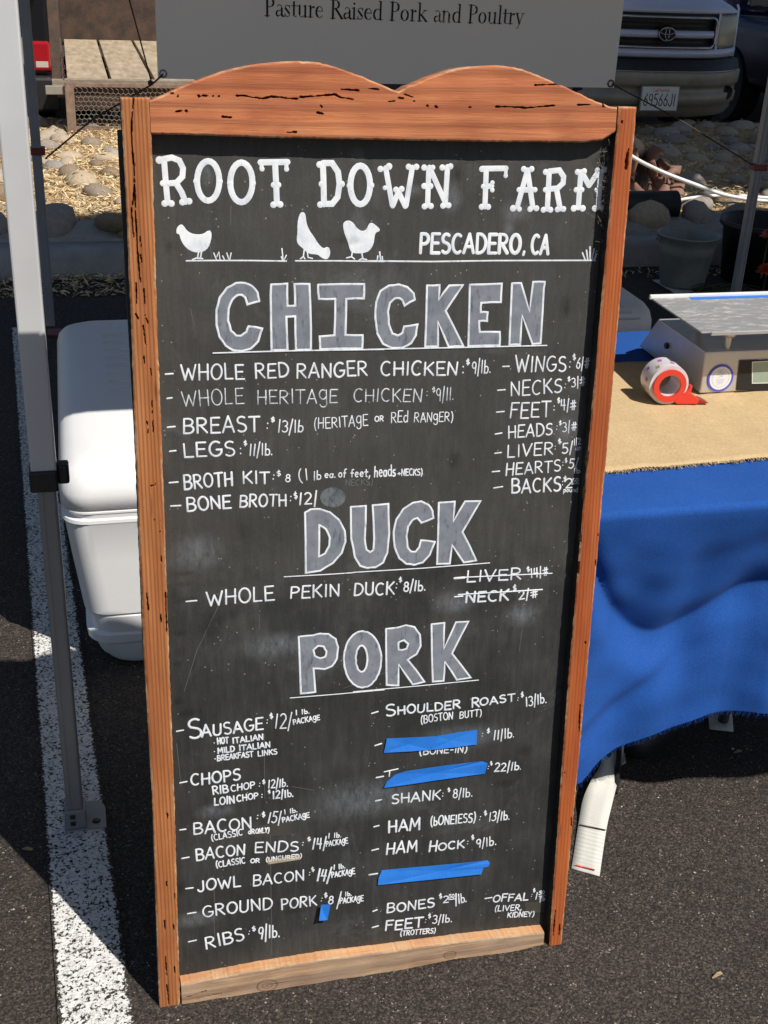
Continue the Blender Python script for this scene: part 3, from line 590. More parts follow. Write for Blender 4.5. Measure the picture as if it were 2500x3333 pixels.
CRL = ((((0.0333,1.3936),(0.0306,1.3736),(0.029,1.3581),(0.0285,1.3347),(0.0298,1.311),(0.0286,1.2871),(0.0235,1.2566)),0.0017),(((0.0289,1.2916),(0.0286,1.2559),(0.0285,1.2101),(0.0294,1.1812),(0.0303,1.1666)),0.0017),(((0.0235,1.2637),(0.0246,1.226)),0.0013),(((0.0325,1.2259),(0.0335,1.2132)),0.0013),(((0.0321,1.202),(0.0333,1.194)),0.0013),(((0.0246,1.1667),(0.024,1.1389)),0.0013),(((0.0339,1.1583),(0.0345,1.1387)),0.0013),(((0.0337,1.1238),(0.0373,1.1138)),0.0013),(((0.0306,1.1107),(0.033,1.0838)),0.0013),(((0.0293,1.0688),(0.0297,1.0603)),0.0013),(((0.0375,1.0515),(0.0379,1.0438)),0.0013),(((0.029,0.9809),(0.0298,0.9633)),0.0013),(((0.0368,0.9788),(0.037,0.9629)),0.0013),(((0.037,1.0085),(0.0367,0.9911)),0.0013),(((0.0217,1.1258),(0.0251,1.1191)),0.0013),(((0.0294,0.8873),(0.0363,0.8885)),0.0016),(((0.0161,0.7282),(0.0171,0.7005)),0.0016),(((0.034,0.692),(0.0342,0.6797)),0.0016),(((0.0426,0.7259),(0.0414,0.6632)),0.0016),(((0.0392,0.7808),(0.0389,0.7741)),0.0016),(((0.0313,0.8381),(0.0323,0.8373)),0.0016),(((0.0387,0.8368),(0.0399,0.8359)),0.0016),(((0.0388,0.8197),(0.0394,0.819)),0.0016),(((0.0287,0.3617),(0.0288,0.3529)),0.0016),(((0.0218,0.239),(0.0217,0.2298)),0.0016),(((0.0291,0.1575),(0.0295,0.1468)),0.0016),(((0.0156,0.1661),(0.0155,0.1492)),0.0016),(((0.0142,0.0981),(0.0142,0.0591)),0.0016),(((0.0273,0.0763),(0.0277,0.0631)),0.0016),(((0.0333,0.2155),(0.0337,0.205)),0.0016),(((0.0135,0.0417),(0.0153,0.0037)),0.0016))
CRR = ((((0.7048,1.3353),(0.704,1.3254),(0.7036,1.3105)),0.0035),(((0.6922,1.3729),(0.6929,1.3715)),0.002),(((0.6786,0.9019),(0.6775,0.8846),(0.6761,0.8706)),0.002),(((0.677,0.8423),(0.6755,0.8139)),0.002),(((0.6745,0.7948),(0.676,0.7559)),0.002),(((0.7035,0.7655),(0.7041,0.764)),0.002),(((0.7032,0.7218),(0.7035,0.7143)),0.002),(((0.6959,0.5829),(0.697,0.5815)),0.002),(((0.6761,0.7215),(0.6763,0.7016)),0.002),(((0.6944,0.2617),(0.6972,0.2407)),0.002),(((0.6783,0.0738),(0.6773,0.0237)),0.002),(((0.6886,0.0438),(0.6886,0.0217)),0.002),(((0.6955,0.4714),(0.6973,0.4214)),0.002),(((0.6773,0.3479),(0.6771,0.3465)),0.002))
KN = ((0.1761,0.0106), (0.4905,0.0153))
pL = plank('side_post', M['postL'], ((0,0),(0.0077,0.3901),(0.0075,0.6468),(0.0117,0.9248),(0.0157,1.1353),(0.0177,1.2916),(0.0177,1.3937)), ((0.0334,-0.0041),(0.0407,0.3856),(0.0437,0.6431),(0.0481,0.9665),(0.049,1.0984),(0.0527,1.2915),(0.054,1.3963)), 'z', 36, 700, CRL, seed=1, shade_side=True); tag(pL, label='left post, orange brown with long rot cracks')
pR = plank('side_post', M['postR'], ((0.6718,-0.0005),(0.6721,0.4763),(0.676,0.7875),(0.6795,0.9807),(0.6831,1.2045),(0.6863,1.3908)), ((0.6947,-0.0007),(0.7032,0.4873),(0.7066,0.7853),(0.7095,0.9793),(0.7112,1.1954),(0.7131,1.3919)), 'z', 32, 640, CRR, seed=2, shade_side=True); tag(pR, label='right post, redder wood')
plank('top_rail', M['rail'], ((0.053,1.3527),(0.1099,1.3518),(0.1964,1.3492),(0.3347,1.3471),(0.4615,1.3453),(0.6378,1.3447),(0.6649,1.3472),(0.6835,1.3587)), ((0.0548,1.3934),(0.0777,1.4025),(0.1011,1.4131),(0.1362,1.4256),(0.1597,1.4322),(0.1832,1.4374),(0.2068,1.4404),(0.2306,1.4422),(0.2497,1.4425),(0.2664,1.4415),(0.2833,1.4382),(0.3027,1.4327),(0.3272,1.4246),(0.352,1.4154),(0.3695,1.4088),(0.375,1.4077),(0.3887,1.4145),(0.4086,1.4219),(0.426,1.429),(0.4461,1.4355),(0.4637,1.4392),(0.4841,1.4409),(0.5046,1.4422),(0.5227,1.4414),(0.541,1.4384),(0.5623,1.4323),(0.6028,1.4177),(0.6441,1.4016),(0.672,1.3923),(0.6824,1.3912)), 'x', 104, 430, CRT, seed=3)
plank('bottom_rail', M['raw'], ((0.0364,-0.0034),(0.0697,-0.0025),(0.0898,-0.0021),(0.1819,-0.008),(0.2757,-0.0026),(0.3714,-0.0035),(0.4425,-0.0008),(0.4915,0.003),(0.5999,-0.0006),(0.6607,0.0034)), ((0.0381,0.0386),(0.0911,0.0408),(0.1666,0.0446),(0.2758,0.0455),(0.374,0.0414),(0.5089,0.0388),(0.6579,0.0317)), 'x', 34, 520, (((( .045, .012), (.075, .018)), .0022), (((.06, .005), (.10, .008)), .002), (((.35, .05), (.45, .054)), .0018)), seed=4, top_mat=M['ledge'], rough=.0006)
# black painted panel set back in the frame
pn = MB(); nx, ny = 36, 72; vs = []; fs = []
for j in range(ny + 1):
    for i in range(nx + 1):
        s = .012 + .678 * i / nx; t = .012 + 1.345 * j / ny; vs.append((s, D + .0008 * math.sin(s * 9) * math.sin(t * 5) * .0, t))
for j in range(ny):
    for i in range(nx): a = j * (nx + 1) + i; fs.append((a, a + 1, a + nx + 2, a + nx + 1))
pn.add(vs, fs); pn.box(.012, .69, D + .002, D + .009, .012, 1.357); pn.build('chalkboard_panel', M['board'], sign)
# lettering
TITLE = ((((0.0651,1.3209),(0.0691,1.3209),(0.0701,1.2925),(0.0714,1.2667)),0.0075),(((0.0691,1.3214),(0.0793,1.3232),(0.0886,1.3195),(0.093,1.3098),(0.0918,1.2994),(0.0839,1.2917),(0.0708,1.2908)),0.0075),(((0.0834,1.2908),(0.0901,1.2795),(0.0944,1.2673)),0.0076),(((0.1395,1.2939),(0.1388,1.2874),(0.1371,1.2813),(0.1347,1.2761),(0.1315,1.2721),(0.1279,1.2696),(0.1241,1.2687),(0.1204,1.2696),(0.117,1.2722),(0.1141,1.2762),(0.112,1.2814),(0.1108,1.2875),(0.1105,1.294),(0.1113,1.3004),(0.1129,1.3064),(0.1154,1.3116),(0.1185,1.3155),(0.1221,1.318),(0.1258,1.3188),(0.1295,1.318),(0.1329,1.3155),(0.1358,1.3116),(0.1379,1.3064),(0.1392,1.3004),(0.1395,1.2939)),0.0077),(((0.183,1.2918),(0.1824,1.2853),(0.1808,1.2792),(0.1783,1.2739),(0.1752,1.2699),(0.1716,1.2673),(0.1677,1.2665),(0.1639,1.2674),(0.1605,1.27),(0.1575,1.274),(0.1553,1.2793),(0.154,1.2854),(0.1537,1.2919),(0.1544,1.2984),(0.156,1.3045),(0.1585,1.3097),(0.1616,1.3136),(0.1652,1.3161),(0.169,1.317),(0.1727,1.3161),(0.1762,1.3136),(0.1791,1.3096),(0.1814,1.3044),(0.1827,1.2984),(0.183,1.2918)),0.0079),(((0.1939,1.3172),(0.2303,1.3177)),0.0078),(((0.2135,1.3156),(0.2145,1.2884),(0.2151,1.2645)),0.0079),(((0.2776,1.3163),(0.2785,1.2905),(0.2789,1.2628)),0.008),(((0.2776,1.3163),(0.2901,1.3163),(0.2982,1.3048),(0.3002,1.2892),(0.2977,1.2723),(0.2901,1.2634),(0.2789,1.2635)),0.008),(((0.3423,1.2878),(0.3419,1.2813),(0.3406,1.2752),(0.3385,1.27),(0.3357,1.266),(0.3325,1.2635),(0.329,1.2626),(0.3254,1.2635),(0.3221,1.2661),(0.3193,1.2701),(0.3171,1.2754),(0.3157,1.2815),(0.3152,1.288),(0.3157,1.2944),(0.317,1.3005),(0.3191,1.3056),(0.3219,1.3096),(0.3251,1.3121),(0.3286,1.3129),(0.3321,1.3121),(0.3354,1.3096),(0.3382,1.3056),(0.3404,1.3004),(0.3418,1.2944),(0.3423,1.2878)),0.0082),(((0.1958,1.3163),(0.1954,1.3088)),0.0054),(((0.2283,1.3167),(0.2287,1.3087)),0.0054),(((0.3637,1.31),(0.3738,1.2608)),0.0072),(((0.3743,1.2603),(0.3823,1.2791)),0.0073),(((0.3818,1.2791),(0.3921,1.2594)),0.0073),(((0.4009,1.3107),(0.3931,1.2602)),0.0073),(((0.4241,1.3099),(0.4236,1.2604)),0.0073),(((0.4249,1.3107),(0.4506,1.2607)),0.0073),(((0.4505,1.3114),(0.449,1.2607)),0.0074),(((0.5062,1.3074),(0.5064,1.2578)),0.0075),(((0.4999,1.3089),(0.5348,1.3093)),0.0075),(((0.5085,1.2854),(0.5152,1.2856)),0.0075),(((0.5663,1.3068),(0.5538,1.2569)),0.0076),(((0.5663,1.3068),(0.5769,1.2567)),0.0076),(((0.5615,1.2804),(0.576,1.2804)),0.0076),(((0.5984,1.3048),(0.5988,1.254)),0.0077),(((0.5984,1.3053),(0.6134,1.3067),(0.6203,1.298),(0.6201,1.2892),(0.6123,1.2822),(0.5985,1.2813)),0.0077),(((0.611,1.2804),(0.618,1.2543)),0.0078),(((0.6457,1.3042),(0.6453,1.2556)),0.0078),(((0.6468,1.3042),(0.6593,1.286)),0.0078),(((0.6593,1.286),(0.6719,1.3041)),0.0078),(((0.6753,1.3041),(0.6757,1.2559)),0.0078),(((0.5348,1.3088),(0.5348,1.2994)),0.0049))
TDOTS = (((0.0631,1.32),0.0062),((0.0663,1.2911),0.005),((0.0734,1.2906),0.0043),((0.0675,1.2656),0.0056),((0.0761,1.2655),0.0056),((0.0905,1.2671),0.0056),((0.0992,1.2682),0.0056),((0.1098,1.2935),0.0056),((0.1397,1.2932),0.0056),((0.1537,1.291),0.0056),((0.1833,1.2909),0.0056),((0.2111,1.2884),0.005),((0.2175,1.2884),0.005),((0.2104,1.2628),0.0056),((0.2196,1.2632),0.0056),((0.1961,1.3088),0.0043),((0.2287,1.3085),0.0043),((0.273,1.3144),0.0056),((0.276,1.2893),0.0056),((0.3033,1.2892),0.0056),((0.2739,1.2626),0.0056),((0.3142,1.287),0.0056),((0.3439,1.2874),0.0056),((0.3565,1.3086),0.0054),((0.3683,1.3119),0.006),((0.3957,1.3114),0.0054),((0.4066,1.3114),0.0054),((0.3786,1.2814),0.0054),((0.3864,1.2823),0.0054),((0.363,1.2839),0.0042),((0.4175,1.3104),0.0054),((0.4296,1.3104),0.0048),((0.4432,1.3104),0.0054),((0.4547,1.3119),0.0054),((0.4182,1.2861),0.0054),((0.4271,1.286),0.0054),((0.4194,1.259),0.0054),((0.4284,1.2594),0.0054),((0.4458,1.2598),0.0054),((0.4538,1.2602),0.0054),((0.5,1.3084),0.0054),((0.5016,1.2578),0.0054),((0.5113,1.2577),0.0054),((0.5031,1.2852),0.0048),((0.5158,1.2901),0.0042),((0.5162,1.2802),0.0042),((0.5348,1.2994),0.0042),((0.5608,1.3083),0.0054),((0.5722,1.3083),0.0054),((0.5478,1.2554),0.006),((0.5572,1.2543),0.0048),((0.5731,1.2542),0.0054),((0.5825,1.2551),0.0054),((0.5553,1.2805),0.0048),((0.5788,1.2804),0.0048),((0.5932,1.3043),0.0054),((0.5942,1.2803),0.0048),((0.5931,1.253),0.0054),((0.6036,1.2529),0.0054),((0.6141,1.2533),0.0054),((0.623,1.2538),0.0054),((0.6407,1.3042),0.0054),((0.6506,1.3052),0.0054),((0.6706,1.3062),0.0054),((0.6812,1.3072),0.006),((0.6402,1.28),0.0048),((0.6491,1.28),0.0048),((0.6386,1.2546),0.006),((0.6521,1.2545),0.006),((0.6707,1.2544),0.006),((0.6808,1.2553),0.0054),((0.6716,1.2799),0.0048))
CUTS = (0.104,0.1456,0.189,0.2524,0.3086,0.3468,0.4126,0.4789,0.5422,0.5862,0.6302)
for k_, ch_ in enumerate('ROOT' + 'DOWN' + 'FARM'):
    lo_, hi_ = ([-1] + list(CUTS))[k_], (list(CUTS) + [2])[k_]; mb = MB()
    for i, (pl, w) in enumerate(TITLE):
        if lo_ <= sum(p[0] for p in pl) / len(pl) < hi_: ribbon(mb, pl, w, fb, .0003 + .00002 * (i % 7), .0001 + .00001 * (i % 9))
    for i, (c, r) in enumerate(TDOTS):
        if lo_ <= c[0] < hi_: disc(mb, c, r * .78, fb, .00042 + .00002 * (i % 5))
    tag(mb.build('title_letter', M['bigpaint'], sign), label='white letter %s with knobbed ends' % ch_)
mb = MB()
for w_ in (('PESCADERO',0.4141,1.1963,0.5615,1.1934,0.0257,0.0048),(',',0.5662,1.1937,0.5681,1.1937,0.0132,0.0038),('CA',0.5781,1.1922,0.6043,1.1913,0.026,0.005)): write(mb, *w_, fb, .012, .0005)
mb.build('town_lettering', M['bigpaint'], sign)
for loop, legs in zip((((0.0818,1.2276),(0.0828,1.2343),(0.0876,1.238),(0.0904,1.2355),(0.0935,1.2303),(0.0997,1.2258),(0.1084,1.2242),(0.1163,1.2248),(0.1239,1.2299),(0.1261,1.227),(0.1255,1.2193),(0.1216,1.2087),(0.1155,1.2039),(0.1076,1.2025),(0.098,1.2052),(0.0908,1.2121),(0.0869,1.2202),(0.0862,1.2256),(0.0841,1.2275)),((0.2498,1.2523),(0.2526,1.2497),(0.2537,1.2381),(0.2577,1.2282),(0.2641,1.2197),(0.2702,1.2097),(0.2776,1.2029),(0.2845,1.2061),(0.2866,1.1991),(0.2851,1.1932),(0.2816,1.1902),(0.2749,1.1934),(0.2708,1.1974),(0.2575,1.1986),(0.2514,1.2047),(0.2443,1.2107),(0.2422,1.2157),(0.2435,1.2255),(0.2436,1.2391),(0.2463,1.2498)),((0.3067,1.2384),(0.3128,1.2407),(0.319,1.2373),(0.3232,1.2304),(0.3315,1.2253),(0.3388,1.2282),(0.3422,1.2361),(0.3455,1.237),(0.3522,1.232),(0.3565,1.2276),(0.3502,1.2257),(0.3482,1.2201),(0.3473,1.2102),(0.3421,1.2012),(0.3338,1.198),(0.3193,1.1982),(0.3161,1.2016),(0.313,1.2127),(0.3088,1.2226),(0.3063,1.2325))), (((((0.1092,1.2029),(0.1074,1.1947)),0.002),(((0.1131,1.2032),(0.1113,1.1943)),0.002),(((0.1006,1.1925),(0.1058,1.1944),(0.1142,1.1935)),0.002)),((((0.2514,1.2027),(0.2503,1.1942),(0.2462,1.1909)),0.0018),(((0.2503,1.1938),(0.2523,1.1908)),0.0018),(((0.2558,1.2),(0.2566,1.1927),(0.2627,1.1912)),0.0018)),((((0.3184,1.1996),(0.3172,1.1926),(0.3102,1.1911)),0.0019),(((0.3172,1.1926),(0.3214,1.1893)),0.0019),(((0.3313,1.1988),(0.3331,1.1893),(0.3385,1.1882)),0.0019),(((0.3326,1.1899),(0.3281,1.188)),0.0019)))):
    mb = MB(); lp = smooth_loop(loop); fillpoly(mb, [lp], fb, .0004)
    for i in range(0, len(lp)): ribbon(mb, [lp[i], lp[(i + 1) % len(lp)]], .0022, fb, .0003, .0002 + .00001 * (i % 3))
    for pl, w in legs: ribbon(mb, pl, w, fb, .0005)
    mb.build('painted_hen', M['bigpaint'], sign)
mb = MB()
for pl, w in ((((0.0925,1.1911),(0.1269,1.1909),(0.1785,1.1899),(0.2268,1.1883)),0.002),(((0.2394,1.1884),(0.2986,1.1873),(0.3631,1.1853)),0.002),(((0.1292,1.2008),(0.1324,1.1919)),0.0016),(((0.133,1.1959),(0.1361,1.202),(0.1372,1.1919)),0.0016),(((0.1409,1.1967),(0.1431,1.1918)),0.0016),(((0.1465,1.2005),(0.1491,1.1916)),0.0016),(((0.1523,1.2004),(0.1502,1.1916)),0.0016),(((0.221,1.2052),(0.2224,1.1899)),0.0016),(((0.2269,1.1962),(0.2238,1.1899)),0.0016),(((0.22,1.1943),(0.2216,1.1899)),0.0016),(((0.3413,1.1864),(0.4315,1.1839),(0.524,1.1835),(0.6769,1.1811)),0.0022),(((0.3536,1.1872),(0.3542,1.193)),0.002),(((0.3568,1.1985),(0.3583,1.1871)),0.002),(((0.3604,1.192),(0.361,1.1871)),0.002),(((0.6562,1.1922),(0.6613,1.1814)),0.0022),(((0.6622,1.1957),(0.6652,1.1813)),0.0022),(((0.6672,1.2005),(0.6686,1.1813)),0.0022),(((0.6737,1.1977),(0.6715,1.1812)),0.0022),(((0.6786,1.1903),(0.6744,1.1812)),0.0022)): ribbon(mb, pl, w, fb, .0004)
mb.build('painted_grass_line', M['paint'], sign)
BLK = (('CHICKEN',((((0.1888,1.1352),(0.1866,1.1473),(0.1797,1.1555),(0.1698,1.1601),(0.1578,1.1604),(0.1456,1.1543),(0.1352,1.1416),(0.1303,1.1247),(0.1297,1.1045),(0.1332,1.0881),(0.1413,1.0756),(0.1513,1.0686),(0.1634,1.0672),(0.1758,1.0702),(0.1863,1.0802),(0.1919,1.0975),(0.1734,1.1011),(0.1702,1.0935),(0.163,1.0886),(0.1559,1.089),(0.149,1.0958),(0.1455,1.1101),(0.1468,1.1262),(0.1521,1.1381),(0.1593,1.144),(0.1654,1.1442),(0.1697,1.1407),(0.1725,1.131)),),(((0.2055,1.1573),(0.2275,1.158),(0.2275,1.1277),(0.2384,1.1278),(0.2377,1.1572),(0.2582,1.1567),(0.2593,1.1272),(0.2599,1.0656),(0.2388,1.0659),(0.2382,1.1131),(0.2259,1.1128),(0.2269,1.0664),(0.2045,1.0667),(0.2046,1.1287)),),(((0.2702,1.1554),(0.3352,1.1549),(0.335,1.1351),(0.3101,1.1351),(0.3088,1.0848),(0.3335,1.0836),(0.3332,1.0647),(0.2729,1.0658),(0.2724,1.0839),(0.2934,1.0849),(0.2944,1.1355),(0.2715,1.1361)),),(((0.4084,1.1315),(0.4064,1.1403),(0.397,1.1493),(0.3845,1.1533),(0.3709,1.1521),(0.3586,1.1448),(0.3527,1.1296),(0.3516,1.1076),(0.3548,1.0853),(0.363,1.0704),(0.3769,1.0639),(0.3919,1.0638),(0.4045,1.0701),(0.4112,1.0812),(0.4131,1.0964),(0.3936,1.0941),(0.3915,1.0852),(0.3846,1.0814),(0.3766,1.0846),(0.3713,1.0981),(0.3697,1.1159),(0.3724,1.128),(0.3791,1.1338),(0.386,1.1342),(0.3906,1.1308),(0.3937,1.1234)),),(((0.4256,1.1509),(0.4439,1.1511),(0.4434,1.1306),(0.4583,1.1501),(0.4782,1.1503),(0.4539,1.1147),(0.4824,1.0629),(0.4602,1.0625),(0.4432,1.0993),(0.4442,1.0638),(0.4251,1.0637)),),(((0.4885,1.1505),(0.5361,1.151),(0.5361,1.1248),(0.5066,1.1244),(0.5065,1.111),(0.5167,1.1107),(0.5165,1.0982),(0.5046,1.0986),(0.506,1.0826),(0.5363,1.0817),(0.5372,1.0621),(0.4895,1.0626)),),(((0.5514,1.1509),(0.5652,1.151),(0.5804,1.11),(0.5835,1.1524),(0.601,1.152),(0.6001,1.1435),(0.6001,1.0629),(0.5875,1.0622),(0.5694,1.1046),(0.5686,1.0622),(0.5519,1.0623)),))),('DUCK',((((0.2496,0.8257),(0.2578,0.8299),(0.2712,0.8296),(0.2867,0.8232),(0.3003,0.8103),(0.3087,0.7933),(0.31,0.7757),(0.3046,0.7584),(0.2909,0.7428),(0.2719,0.7322),(0.2499,0.7306)),((0.2705,0.8048),(0.2805,0.7976),(0.2863,0.784),(0.2856,0.7709),(0.2793,0.7593),(0.2699,0.755))),(((0.3179,0.8296),(0.3405,0.8296),(0.3393,0.7779),(0.3422,0.7599),(0.3476,0.7555),(0.3529,0.7591),(0.3537,0.7768),(0.351,0.83),(0.3747,0.8305),(0.3767,0.7839),(0.3744,0.7529),(0.3682,0.7377),(0.3564,0.7308),(0.3436,0.7307),(0.3328,0.735),(0.3242,0.7502),(0.3188,0.7794)),),(((0.4449,0.8033),(0.4431,0.8145),(0.4364,0.8248),(0.4254,0.831),(0.4126,0.8297),(0.3978,0.8209),(0.3875,0.8052),(0.3835,0.7856),(0.3856,0.761),(0.3929,0.7425),(0.4039,0.7326),(0.417,0.7297),(0.4301,0.7327),(0.4407,0.7443),(0.4482,0.7647),(0.4265,0.769),(0.424,0.758),(0.4187,0.7512),(0.4111,0.7518),(0.4055,0.7594),(0.4034,0.7775),(0.4059,0.7928),(0.4122,0.8023),(0.4196,0.8051),(0.4263,0.7969)),),(((0.4525,0.827),(0.4774,0.8271),(0.4763,0.7955),(0.4938,0.8264),(0.518,0.8253),(0.4912,0.7776),(0.5153,0.7293),(0.4953,0.7274),(0.4759,0.7574),(0.4731,0.7274),(0.4526,0.7282)),))),('PORK',((((0.2384,0.6275),(0.2608,0.6276),(0.2715,0.6295),(0.2844,0.6276),(0.2952,0.6184),(0.2991,0.604),(0.2974,0.5854),(0.2898,0.5732),(0.2778,0.569),(0.2609,0.5722),(0.2635,0.5315),(0.2408,0.5312)),((0.2607,0.6032),(0.2682,0.6094),(0.2768,0.6074),(0.2811,0.5988),(0.2789,0.5896),(0.2714,0.5881),(0.2628,0.5932))),(((0.3674,0.5764),(0.3665,0.5639),(0.3637,0.5524),(0.359,0.5428),(0.3529,0.5357),(0.3457,0.5315),(0.338,0.5307),(0.3302,0.5332),(0.323,0.5389),(0.3168,0.5473),(0.3121,0.5579),(0.3091,0.5699),(0.3081,0.5825),(0.309,0.5948),(0.3119,0.606),(0.3165,0.6154),(0.3226,0.6224),(0.3296,0.6264),(0.3372,0.6273),(0.3448,0.625),(0.352,0.6195),(0.3582,0.6113),(0.3631,0.6009),(0.3662,0.589)),((0.3454,0.5797),(0.3451,0.5739),(0.3442,0.5685),(0.3428,0.5639),(0.3409,0.5605),(0.3387,0.5585),(0.3363,0.558),(0.3339,0.559),(0.3316,0.5615),(0.3297,0.5653),(0.3282,0.5702),(0.3273,0.5757),(0.3269,0.5816),(0.3272,0.5874),(0.3281,0.5927),(0.3295,0.5972),(0.3314,0.6006),(0.3336,0.6026),(0.3359,0.6031),(0.3383,0.6021),(0.3406,0.5996),(0.3425,0.5959),(0.344,0.5911),(0.345,0.5855))),(((0.3741,0.6275),(0.3939,0.628),(0.406,0.6306),(0.4194,0.6263),(0.4286,0.6124),(0.4302,0.5932),(0.4238,0.5796),(0.4095,0.5715),(0.4379,0.5303),(0.419,0.5274),(0.3957,0.5645),(0.3957,0.5283),(0.3766,0.5311)),((0.3944,0.6027),(0.4032,0.6054),(0.41,0.5988),(0.4079,0.5907),(0.3991,0.5887),(0.3948,0.5901))),(((0.4468,0.6284),(0.4674,0.6288),(0.4681,0.5846),(0.4865,0.6281),(0.5065,0.6274),(0.4816,0.5749),(0.5142,0.5293),(0.4912,0.5277),(0.4706,0.5615),(0.4694,0.5283),(0.4516,0.5288)),))))
for (word, letters), ul in zip(BLK, (((((0.1238,1.0659),(0.1757,1.0657),(0.2461,1.065),(0.3649,1.0625)),0.0022),(((0.3334,1.0631),(0.3425,1.0633),(0.482,1.0611),(0.6096,1.0596)),0.0021)),((((0.2175,0.7273),(0.293,0.7255),(0.3238,0.7252)),0.0019),(((0.3222,0.7257),(0.4303,0.7236),(0.5368,0.7236)),0.0019)),((((0.2241,0.5259),(0.2982,0.5243),(0.3725,0.5235)),0.0018),(((0.3233,0.5256),(0.424,0.5242),(0.5272,0.5237)),0.0018)))):
    root = None
    for li, loops in enumerate(letters):
        mb = MB(); fillpoly(mb, loops, fb, .0004); fo = mb.build('letter_fill', M['grayfill'], sign); tag(fo, label='letter %s filled grey blue' % word[li])
        mb = MB()
        for lp in loops:
            pass
            q = list(lp) + [lp[0]]
            jq = []
            for a, b_ in zip(q[:-1], q[1:]):
                m_ = ((a[0] + b_[0]) / 2 + random.uniform(-.0005, .0005), (a[1] + b_[1]) / 2 + random.uniform(-.0005, .0005)); jq += [a, m_]
            jq.append(q[-1]); ribbon(mb, jq, .0029, fb, .0005, .0005)
        mb.build('letter_outline', M['paint'], fo)
    mb = MB()
    for pl, w in ul: ribbon(mb, pl, w * .9, fb, .0004, .0012)
    mb.build('underline', M['paint'], sign)
for pl, w in ((((0.0583,1.039),(0.0684,1.0393)),0.0023),(((0.059,1.0049),(0.0656,1.0055)),0.0023),(((0.0577,0.964),(0.0679,0.9646)),0.0023),(((0.0592,0.9292),(0.0676,0.9298)),0.0023),(((0.0566,0.8833),(0.0686,0.8837)),0.0023),(((0.0571,0.8486),(0.0711,0.8484)),0.0024),(((0.5433,1.0306),(0.5534,1.0306)),0.0021),(((0.5375,0.9954),(0.5489,0.9958)),0.0021),(((0.5374,0.9623),(0.5489,0.9629)),0.0021),(((0.5367,0.9288),(0.5471,0.9301)),0.0021),(((0.5374,0.899),(0.5474,0.8998)),0.0021),(((0.5347,0.8704),(0.5464,0.8707)),0.0021),(((0.5383,0.8445),(0.5523,0.8459)),0.0021),(((0.0728,0.7001),(0.0879,0.7003)),0.0024),(((0.0501,0.4884),(0.0603,0.4894)),0.0023),(((0.0513,0.3985),(0.0618,0.3996)),0.0024),(((0.3534,0.4836),(0.3632,0.4858)),0.0025),(((0.3593,0.4254),(0.3698,0.4278)),0.0026),(((0.3621,0.3666),(0.3739,0.3675)),0.0026),(((0.3615,0.3234),(0.3712,0.3245)),0.0026),(((0.0478,0.3146),(0.0568,0.3147)),0.0024),(((0.0487,0.2621),(0.0598,0.2628)),0.0024),(((0.0524,0.2049),(0.0637,0.2048)),0.0025),(((0.0536,0.157),(0.0666,0.1573)),0.0025),(((0.0529,0.1025),(0.0655,0.1036)),0.0025),(((0.3522,0.1836),(0.3661,0.1839)),0.0027),(((0.3596,0.1099),(0.3663,0.1119)),0.0027),(((0.3588,0.0774),(0.3689,0.0791)),0.0027),(((0.3565,0.2302),(0.367,0.2317)),0.0027),(((0.3593,0.275),(0.3675,0.2762)),0.0026),(((0.5566,0.1029),(0.5691,0.1032)),0.0023)): mb = MB(); ribbon(mb, pl, w, fb, .0005); mb.build('list_dash', M['paint'], sign)
